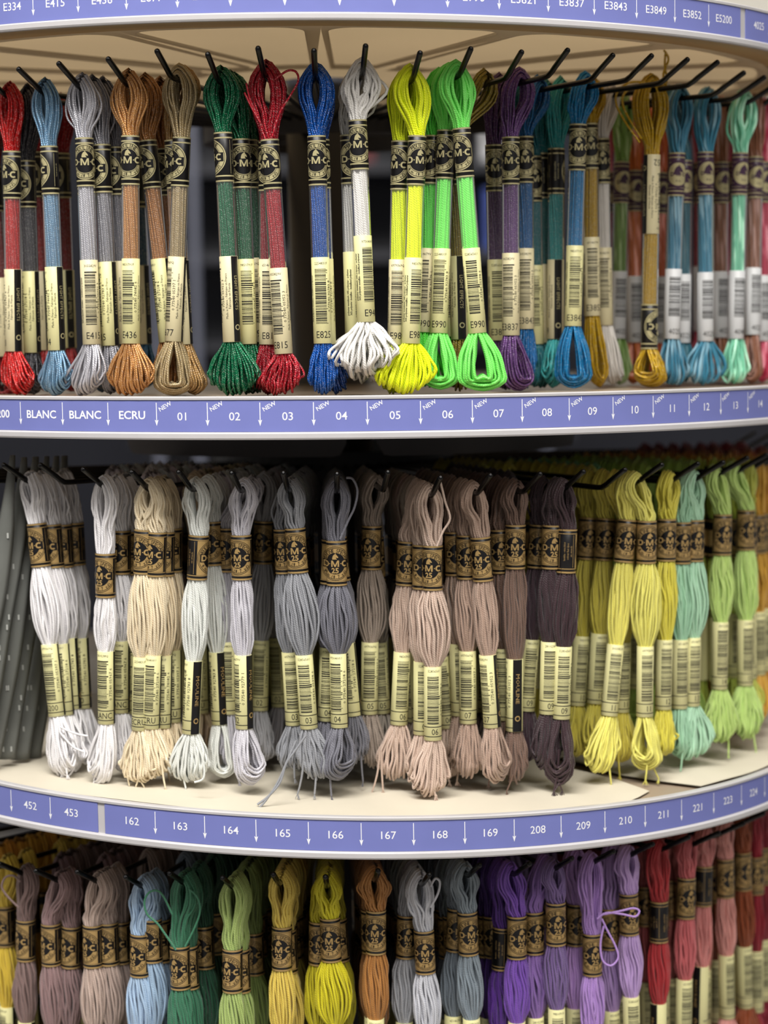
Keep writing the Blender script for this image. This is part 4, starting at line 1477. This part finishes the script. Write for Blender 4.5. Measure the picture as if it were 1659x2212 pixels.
fill(1, 5, 'C', (160, 160, 164), 'light lilac-grey', 8, d0=70, num='02')
skein(1, 6, 4, 'C', G3, 'medium grey', 638, 1140, 653, 1580, 672, 1695, 78, bw=74, tw=-.1, stw=-.6, num='03', tails=2,
      loose=[[(660, 1590), (635, 1625), (618, 1650), (605, 1690), (580, 1720), (556, 1738)], [(640, 1600), (622, 1640), (600, 1690), (575, 1728), (560, 1745)]])
skein(1, 6, 14, 'C', (140, 142, 148), 'medium grey', 612, 1142, 622, 1572, 618, 1670, 84, tw=-.5, stw=.1, num='03')
fill(1, 6, 'C', (126, 128, 132), 'medium grey', 10, d0=30, num='03')
skein(1, 7, 3, 'C', G4, 'slate grey', 724, 1167, 724, 1577, 716, 1697, 100, st='mix', bw=78, tw=-.15, stw=-.4, num='04', tails=1, loose=[[(735, 1165), (752, 1125), (766, 1095), (772, 1060), (762, 1035), (748, 1032)]])
skein(1, 7, 12, 'C', (120, 120, 130), 'slate grey', 712, 1165, 699, 1562, 694, 1680, 70, tw=.5, stw=0, num='04', hi=False)
skein(1, 7, 20, 'C', (112, 112, 120), 'slate grey', 728, 1160, 748, 1552, 752, 1660, 70, tw=-.3, stw=-.5, hi=False)
fill(1, 7, 'C', (104, 104, 112), 'slate grey', 9, d0=30, num='04')
skein(1, 8, 30, 'C', TP, 'grey taupe', 800, 1135, 791, 1547, 796, 1668, 66, bw=62, tw=-.5, stw=-.1, num='05')
fill(1, 8, 'C', (140, 128, 116), 'grey taupe', 8, d0=40, num='05')
skein(1, 9, 2, 'C', LT, 'pinkish beige', 932, 1178, 928, 1605, 916, 1737, 90, bw=74, tw=-.6, stw=-.1, num='06', tails=2, rag=4, loose=[[(944, 1180), (957, 1148), (972, 1120), (962, 1085), (956, 1060), (950, 1035)]])
skein(1, 9, 11, 'C', (200, 176, 160), 'pinkish beige', 910, 1176, 905, 1592, 895, 1700, 70, tw=.1, stw=.05, num='06')
skein(1, 9, 19, 'C', (196, 172, 156), 'pinkish beige', 876, 1168, 858, 1568, 842, 1690, 90, bw=56, tw=-.1, stw=.1, num='06', tails=2)
skein(1, 9, 27, 'C', (190, 168, 152), 'pinkish beige', 925, 1160, 954, 1582, 956, 1700, 60, tw=-.4, stw=-.2, num='06', tails=1)
fill(1, 9, 'C', (156, 138, 124), 'pinkish beige', 9, d0=36, num='06')
skein(1, 10, 3, 'C', MT, 'rosy taupe', 1039, 1160, 1054, 1580, 1067, 1705, 90, st='mix', bw=54, tw=-.7, stw=-1.15, num='07', tails=0)
skein(1, 10, 12, 'C', (174, 148, 132), 'rosy taupe', 1006, 1155, 1005, 1568, 1004, 1690, 72, tw=-.15, stw=-.5, num='07')
skein(1, 10, 20, 'C', (166, 142, 126), 'rosy taupe', 980, 1147, 985, 1550, 985, 1670, 60, tw=.1, hi=False)
fill(1, 10, 'C', (128, 108, 94), 'rosy taupe', 9, d0=30, num='07')
skein(1, 11, 6, 'C', BR, 'grey-brown', 1112, 1133, 1106, 1585, 1106, 1700, 60, bw=54, tw=-.5, stw=-2.1, tails=1)
skein(1, 11, 15, 'C', (110, 86, 74), 'grey-brown', 1078, 1142, 1084, 1560, 1082, 1670, 60, tw=-.3, stw=-.6, hi=False)
fill(1, 11, 'C', (92, 72, 62), 'grey-brown', 9, d0=26, num='08')
skein(1, 12, 'x1232', 'C', PL, 'dark plum', 1223, 1143, 1211, 1558, 1200, 1705, 82, bw=64, tw=2.1, stw=-.35, num='09', st='mix', tails=3)
skein(1, 12, 'x1202', 'C', (54, 36, 42), 'dark plum', 1190, 1133, 1180, 1545, 1172, 1670, 70, tw=-.3, stw=-.35, num='09')
skein(1, 12, 'x1170', 'C', (64, 46, 54), 'dark plum', 1160, 1133, 1136, 1537, 1130, 1650, 70, tw=-.3, stw=-.3, num='09', hi=False)
fill(1, 12, 'C', (54, 40, 46), 'dark plum', 10, d0=50, num='09')
skein(1, 14, 'x1302', 'C', (206, 194, 78), 'shade-darkened yellow', 1306, 1120, 1286, 1522, 1280, 1640, 60, tw=-.5, stw=-.3, num='10')  # yellow floss, its colour darkened to stand for shade
skein(1, 14, 'x1270', 'C', (196, 184, 72), 'shade-darkened yellow', 1268, 1118, 1246, 1525, 1246, 1640, 60, tw=-.5, stw=-.3, num='10', hi=False)
fill(1, 13, 'C', (178, 168, 66), 'deep shade-darkened yellow', 7, d0=100, num='10')  # also yellow floss with the shade put into its colour
skein(1, 14, 'x1398', 'C', YE, 'lemon yellow', 1397, 1125, 1392, 1555, 1398, 1677, 84, st='mix', bw=68, face=-0.4, tw=-.45, stw=-.4, num='11', tails=2)
skein(1, 14, 'x1355', 'C', (228, 220, 108), 'lemon yellow', 1349, 1122, 1316, 1545, 1284, 1668, 82, bw=54, tw=-.45, stw=-.45, num='11', tails=1)
skein(1, 14, 'x1330', 'C', (216, 202, 82), 'lemon yellow', 1352, 1125, 1342, 1546, 1342, 1660, 70, tw=-.4, stw=-.3, num='11', hi=False)
fill(1, 14, 'C', (196, 184, 76), 'lemon yellow', 8, d0=95, num='11')
skein(1, 15, 'x1450', 'C', (222, 212, 80), 'golden yellow', 1438, 1120, 1430, 1535, 1426, 1640, 60, tw=-.5, stw=-.4, num='12')
fill(1, 15, 'C', (206, 196, 76), 'golden yellow', 10, d0=50)
skein(1, 16, 'x1510', 'C', MI, 'mint green', 1500, 1123, 1494, 1530, 1488, 1648, 116, bw=66, face=-0.3, tw=-.5, stw=-.45, num='13')
skein(1, 16, 'x1486', 'C', (166, 212, 178), 'mint green', 1468, 1125, 1462, 1530, 1462, 1640, 60, tw=-.6, stw=-.5, hi=False)
fill(1, 16, 'C', (128, 196, 140), 'mint green', 10, d0=60)
skein(1, 17, 'x1560', 'C', LI, 'lime green', 1562, 1112, 1556, 1495, 1558, 1615, 84, bw=58, face=-0.35, tw=-.6, stw=-.6, num='14', tails=1)
skein(1, 18, 'x1615', 'C', (198, 228, 134), 'bright lime', 1616, 1104, 1614, 1490, 1618, 1610, 86, bw=62, face=-0.35, tw=-.6, stw=-.6, num='15', tails=1)
fill(1, 17, 'C', (170, 204, 96), 'lime green', 11, d0=40)
fill(1, 18, 'C', (176, 208, 100), 'bright lime', 11, d0=22)
for i_, cl, nm, n in ((19, (184, 200, 80), 'yellow-green', 12), (20, (214, 170, 60), 'amber', 12), (21, (206, 150, 50), 'ochre', 11), (22, (190, 110, 56), 'burnt orange', 10), (23, (150, 90, 70), 'chestnut', 9), (24, (140, 40, 50), 'brick red', 9),
                      (26, (140, 20, 46), 'wine red', 8)):
    fill(1, i_, 'C', cl, nm, n, d0=-3 if i_ > 18 else 8, step=9, keep=2)

# ============================ bottom row: cotton
B3 = [
    # hook, along, colour, name, band x, band top, belly/sleeve x, options
    (0, 'x130', (150, 122, 122), 'dusty mauve', 103, 2000, 100, dict(tw=-.5)),
    (0, 'x150', (140, 114, 114), 'dusty mauve', 149, 2000, 140, dict(tw=-.6)),
    (1, 'x205', (192, 170, 158), 'pink-beige', 195, 2000, 192, dict(tw=-.4)),
    (1, 'x232', (172, 152, 142), 'pink-beige', 231, 1993, 232, dict(tw=-.6)),
    (1, 'x252', (160, 142, 134), 'pink-beige', 257, 1990, 256, dict(hi=False, tw=-.7)),
    (2, 'x300', (172, 198, 226), 'powder blue', 298, 2018, 292, dict(tw=-.5)),
    (2, 'x318', (154, 180, 206), 'powder blue', 326, 1984, 325, dict(tw=-.7)),
    (2, 'x336', (130, 152, 176), 'powder blue', 345, 1985, 348, dict(hi=False, tw=-.7)),
    (3, 'x393', (60, 122, 92), 'forest green', 384, 2045, 384, dict(tw=-.5, loose=[[(380, 2052), (358, 2020), (340, 1995), (318, 1975), (312, 1948), (322, 1928), (340, 1924), (354, 1938), (372, 1975)], [(400, 2045), (420, 2005), (432, 1968), (426, 1938), (408, 1920)]])),
    (3, 'x408', (50, 108, 80), 'forest green', 402, 2045, 405, dict(tw=-.8)),
    (3, 'x430', (34, 84, 60), 'forest green', 438, 2000, 440, dict(tw=-.6)),
    (4, 'x502', (168, 190, 112), 'sage green', 498, 2050, 494, dict(tw=-.4)),
    (4, 'x514', (160, 182, 106), 'sage green', 514, 2052, 516, dict(tw=-.7)),
    (4, 'x536', (126, 146, 78), 'sage green', 545, 2015, 548, dict(hi=False, tw=-.6)),
    (5, 3, (226, 200, 92), 'buttery yellow', 606, 2001, 602, dict(tw=-.4)),
    (5, 12, (206, 182, 84), 'buttery yellow', 616, 2010, 622, dict(tw=-.6)),
    (6, 3, (214, 204, 34), 'olive-gold', 712, 1982, 716, dict(tw=-.15, rbelly=(9.5, 6.6))),
    (6, 11, (196, 186, 32), 'olive-gold', 686, 1990, 680, dict(tw=.1)),
    (6, 18, (170, 160, 30), 'olive-gold', 728, 1985, 738, dict(tw=-.5, hi=False)),
    (7, 2, (178, 122, 62), 'caramel brown', 810, 1958, 806, dict(tw=-.2)),
    (7, 10, (140, 94, 48), 'caramel brown', 800, 1965, 800, dict(tw=-.3, hi=False)),
    (8, 3, (206, 208, 216), 'silver grey', 915, 2010, 920, dict(tw=-.15, loose=[[(930, 1960), (946, 1930), (950, 1905), (940, 1898), (930, 1915)]])),
    (8, 14, (168, 170, 176), 'silver grey', 876, 1975, 868, dict(tw=0)),
    (9, 3, (134, 146, 156), 'steel grey', 1009, 1970, 1014, dict(tw=.05)),
    (9, 13, (116, 126, 136), 'steel grey', 984, 1962, 974, dict(tw=0)),
    (10, 2, (124, 80, 182), 'deep violet', 1115, 1980, 1113, dict(tw=.1)),
    (10, 12, (86, 44, 138), 'deep violet', 1082, 2004, 1074, dict(tw=1.8, hi=False)),
    (11, 'x1175', (140, 106, 176), 'muted violet', 1151, 1965, 1152, dict(tw=-.1)),
    (11, 'x1205', (120, 96, 150), 'muted violet', 1200, 1950, 1200, dict(tw=-.3, hi=False)),
    (12, 'x1240', (188, 148, 214), 'orchid lilac', 1243, 1953, 1238, dict(tw=-.1)),
    (12, 'x1290', (180, 142, 212), 'orchid lilac', 1278, 2018, 1278, dict(tw=-.3, loose=[[(1290, 1985), (1310, 1972), (1345, 1975), (1372, 1980), (1381, 1968), (1368, 1962), (1340, 1968), (1305, 1975)], [(1300, 1985), (1312, 2010), (1330, 2045), (1335, 2070), (1320, 2086), (1302, 2075), (1297, 2040), (1304, 2000)]])),
    (13, 'x1362', (198, 166, 222), 'pale lilac', 1358, 1930, 1362, dict(tw=-.35)),
    (13, 'x1322', (170, 140, 196), 'pale lilac', 1315, 1960, 1318, dict(tw=-.2)),
    (14, 'x1420', (176, 46, 52), 'brick red', 1423, 1948, 1421, dict(tw=2.6)),
    (15, 'x1482', (202, 104, 108), 'dusky rose', 1481, 1895, 1476, dict(tw=-.4)),
    (16, 'x1520', (216, 138, 134), 'salmon pink', 1518, 1870, 1512, dict(tw=2.5)),
    (17, 'x1565', (228, 160, 152), 'shell pink', 1567, 1855, 1570, dict(tw=-.4)),
    (18, 'x1605', (150, 72, 34), 'rust brown', 1605, 1840, 1610, dict(tw=-.5)),
    (-1, 'x48', (134, 110, 106), 'brown mauve', 50, 1988, 44, dict(tw=-.4, loose=[[(40, 1960), (15, 1935), (4, 1915), (12, 1895), (30, 1892), (44, 1905)]])),
    (-2, 'x20', (226, 196, 70), 'sunny yellow', 5, 1960, 4, dict(tw=-.5)),
    (-2, 'x60', (216, 186, 66), 'sunny yellow', 34, 1965, 34, dict(tw=-.5)),
]
for hk, d, cl, nm, bx, bt, sx, o in B3:
    hi = o.pop('hi', True)
    skein(2, hk, d, 'C', cl, nm, bx, bt, sx=sx + (sx - bx) * .4, hi=hi, **o)
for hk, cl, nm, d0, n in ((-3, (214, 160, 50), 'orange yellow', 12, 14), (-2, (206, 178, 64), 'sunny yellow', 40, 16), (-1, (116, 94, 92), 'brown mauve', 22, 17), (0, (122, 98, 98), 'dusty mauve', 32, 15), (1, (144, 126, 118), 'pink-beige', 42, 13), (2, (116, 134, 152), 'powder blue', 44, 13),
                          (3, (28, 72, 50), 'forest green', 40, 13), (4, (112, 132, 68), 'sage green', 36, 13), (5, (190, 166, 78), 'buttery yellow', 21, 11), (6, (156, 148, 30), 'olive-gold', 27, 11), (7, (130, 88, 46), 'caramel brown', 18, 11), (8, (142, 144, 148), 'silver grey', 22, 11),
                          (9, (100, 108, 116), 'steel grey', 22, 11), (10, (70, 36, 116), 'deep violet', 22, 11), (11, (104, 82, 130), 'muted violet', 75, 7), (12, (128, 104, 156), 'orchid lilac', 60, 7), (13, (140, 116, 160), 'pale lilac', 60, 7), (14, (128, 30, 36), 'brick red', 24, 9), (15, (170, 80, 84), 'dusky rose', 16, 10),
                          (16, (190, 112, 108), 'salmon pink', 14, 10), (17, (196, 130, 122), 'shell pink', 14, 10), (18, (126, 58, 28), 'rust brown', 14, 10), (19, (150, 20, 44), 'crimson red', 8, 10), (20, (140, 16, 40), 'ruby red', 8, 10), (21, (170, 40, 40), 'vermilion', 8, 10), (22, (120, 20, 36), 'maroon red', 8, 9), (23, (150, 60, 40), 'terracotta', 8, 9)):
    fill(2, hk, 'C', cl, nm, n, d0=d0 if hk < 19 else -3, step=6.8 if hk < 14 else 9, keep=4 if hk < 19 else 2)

build_far()

# grey vinyl strips hanging at the far left of the middle row
for j, (xt, xm, xb, dep) in enumerate(((52, 14, -50, 1008), (76, 40, -18, 1016), (100, 66, 12, 1026), (122, 90, 42, 1038), (140, 112, 72, 1050), (28, -14, -84, 1000))):
    def spot(px, py):
        v = ray(px, py)
        return CAM_P + v * (dep / (v @ CAM_D))
    top, mid, bot_ = spot(xt, 988 - j), spot(xm, 1310), spot(xb, 1640)
    zf = FLOOR[1] + TIER[2][1] * bot_[0] + TIER[2][2] * (bot_[1] + R) + 1.2
    bot_[2] = max(bot_[2], zf)
    b = MB()
    vs, fs = [], []
    ns = 30
    cl = []
    for a in range(ns + 1):
        t = a / ns
        c_ = (1 - t) * (1 - 2 * t) * top + 4 * t * (1 - t) * mid + t * (2 * t - 1) * bot_
        x, y, z = c_ - top
        y += 1.5 * math.sin(t * 7 + j)
        hw = 4.8 * (.3 + .7 * min(1, t * 4)) * (1 + .12 * math.sin(t * 9 + 2 * j))
        cl.append((x, y, z, hw))
        for e_, yy in ((-1, .6), (-.6, -1.0), (0, -1.7), (.6, -1.0), (1, .6), (0, 1.4)):
            vs.append((x + e_ * hw, y + yy, z))
    for a in range(ns):
        for q_ in range(6):
            fs.append((a * 6 + q_, a * 6 + (q_ + 1) % 6, (a + 1) * 6 + (q_ + 1) % 6, (a + 1) * 6 + q_))
    fs += [tuple(range(6))[::-1], tuple(ns * 6 + q_ for q_ in range(6))]
    b.add(vs, fs, M['vinyl'], True)
    rr_ = random.Random(j)
    for q_ in range(9):
        x, y, z, hw = cl[rr_.randint(8, ns - 1)]
        b.box((x + rr_.uniform(-.6, .6) * hw, y - 1.5, z), (.9, .7, 2.6), M['fleck'])
    o = b.build('vinyl_strip')
    o.location = tuple(top * MM)
    tag(o, ['fourth', 'third', 'second', 'nearest', 'rearmost', 'outermost'][j] + ' grey vinyl strip with pale flecks hanging beside the bright white skeins', 'vinyl strip', 'grey vinyl strips hanging beside the white skeins')

# ------------------------------------------------------------------ labels: every skein by colour, row and place along its hook
ORD = ['first', 'second', 'third', 'fourth', 'fifth', 'sixth', 'seventh', 'eighth', 'ninth', 'tenth', 'eleventh', 'twelfth', 'thirteenth', 'fourteenth', 'fifteenth', 'sixteenth', 'seventeenth', 'eighteenth', 'nineteenth', 'twentieth', 'twenty-first']
byh = {}
for e_ in ALL:
    byh.setdefault((e_[0], e_[1], e_[4]), []).append(e_)
for (k, i, nm), es in byh.items():
    es.sort(key=lambda e_: -e_[2])
    for j, (k_, i_, rho, root, name, kind, extra) in enumerate(es):
        w_ = KIND_WORD[kind]
        kw = '' if w_ in name else ' ' + w_
        if j == 0:
            root['label'] = f'{name}{kw} skein at the outer end of its hook, {ROWN[k]}' + (', ' + extra if extra else '')
        else:
            root['label'] = f'{ORD[j]} skein from the outer end of the {name} stack, {ROWN[k]}'
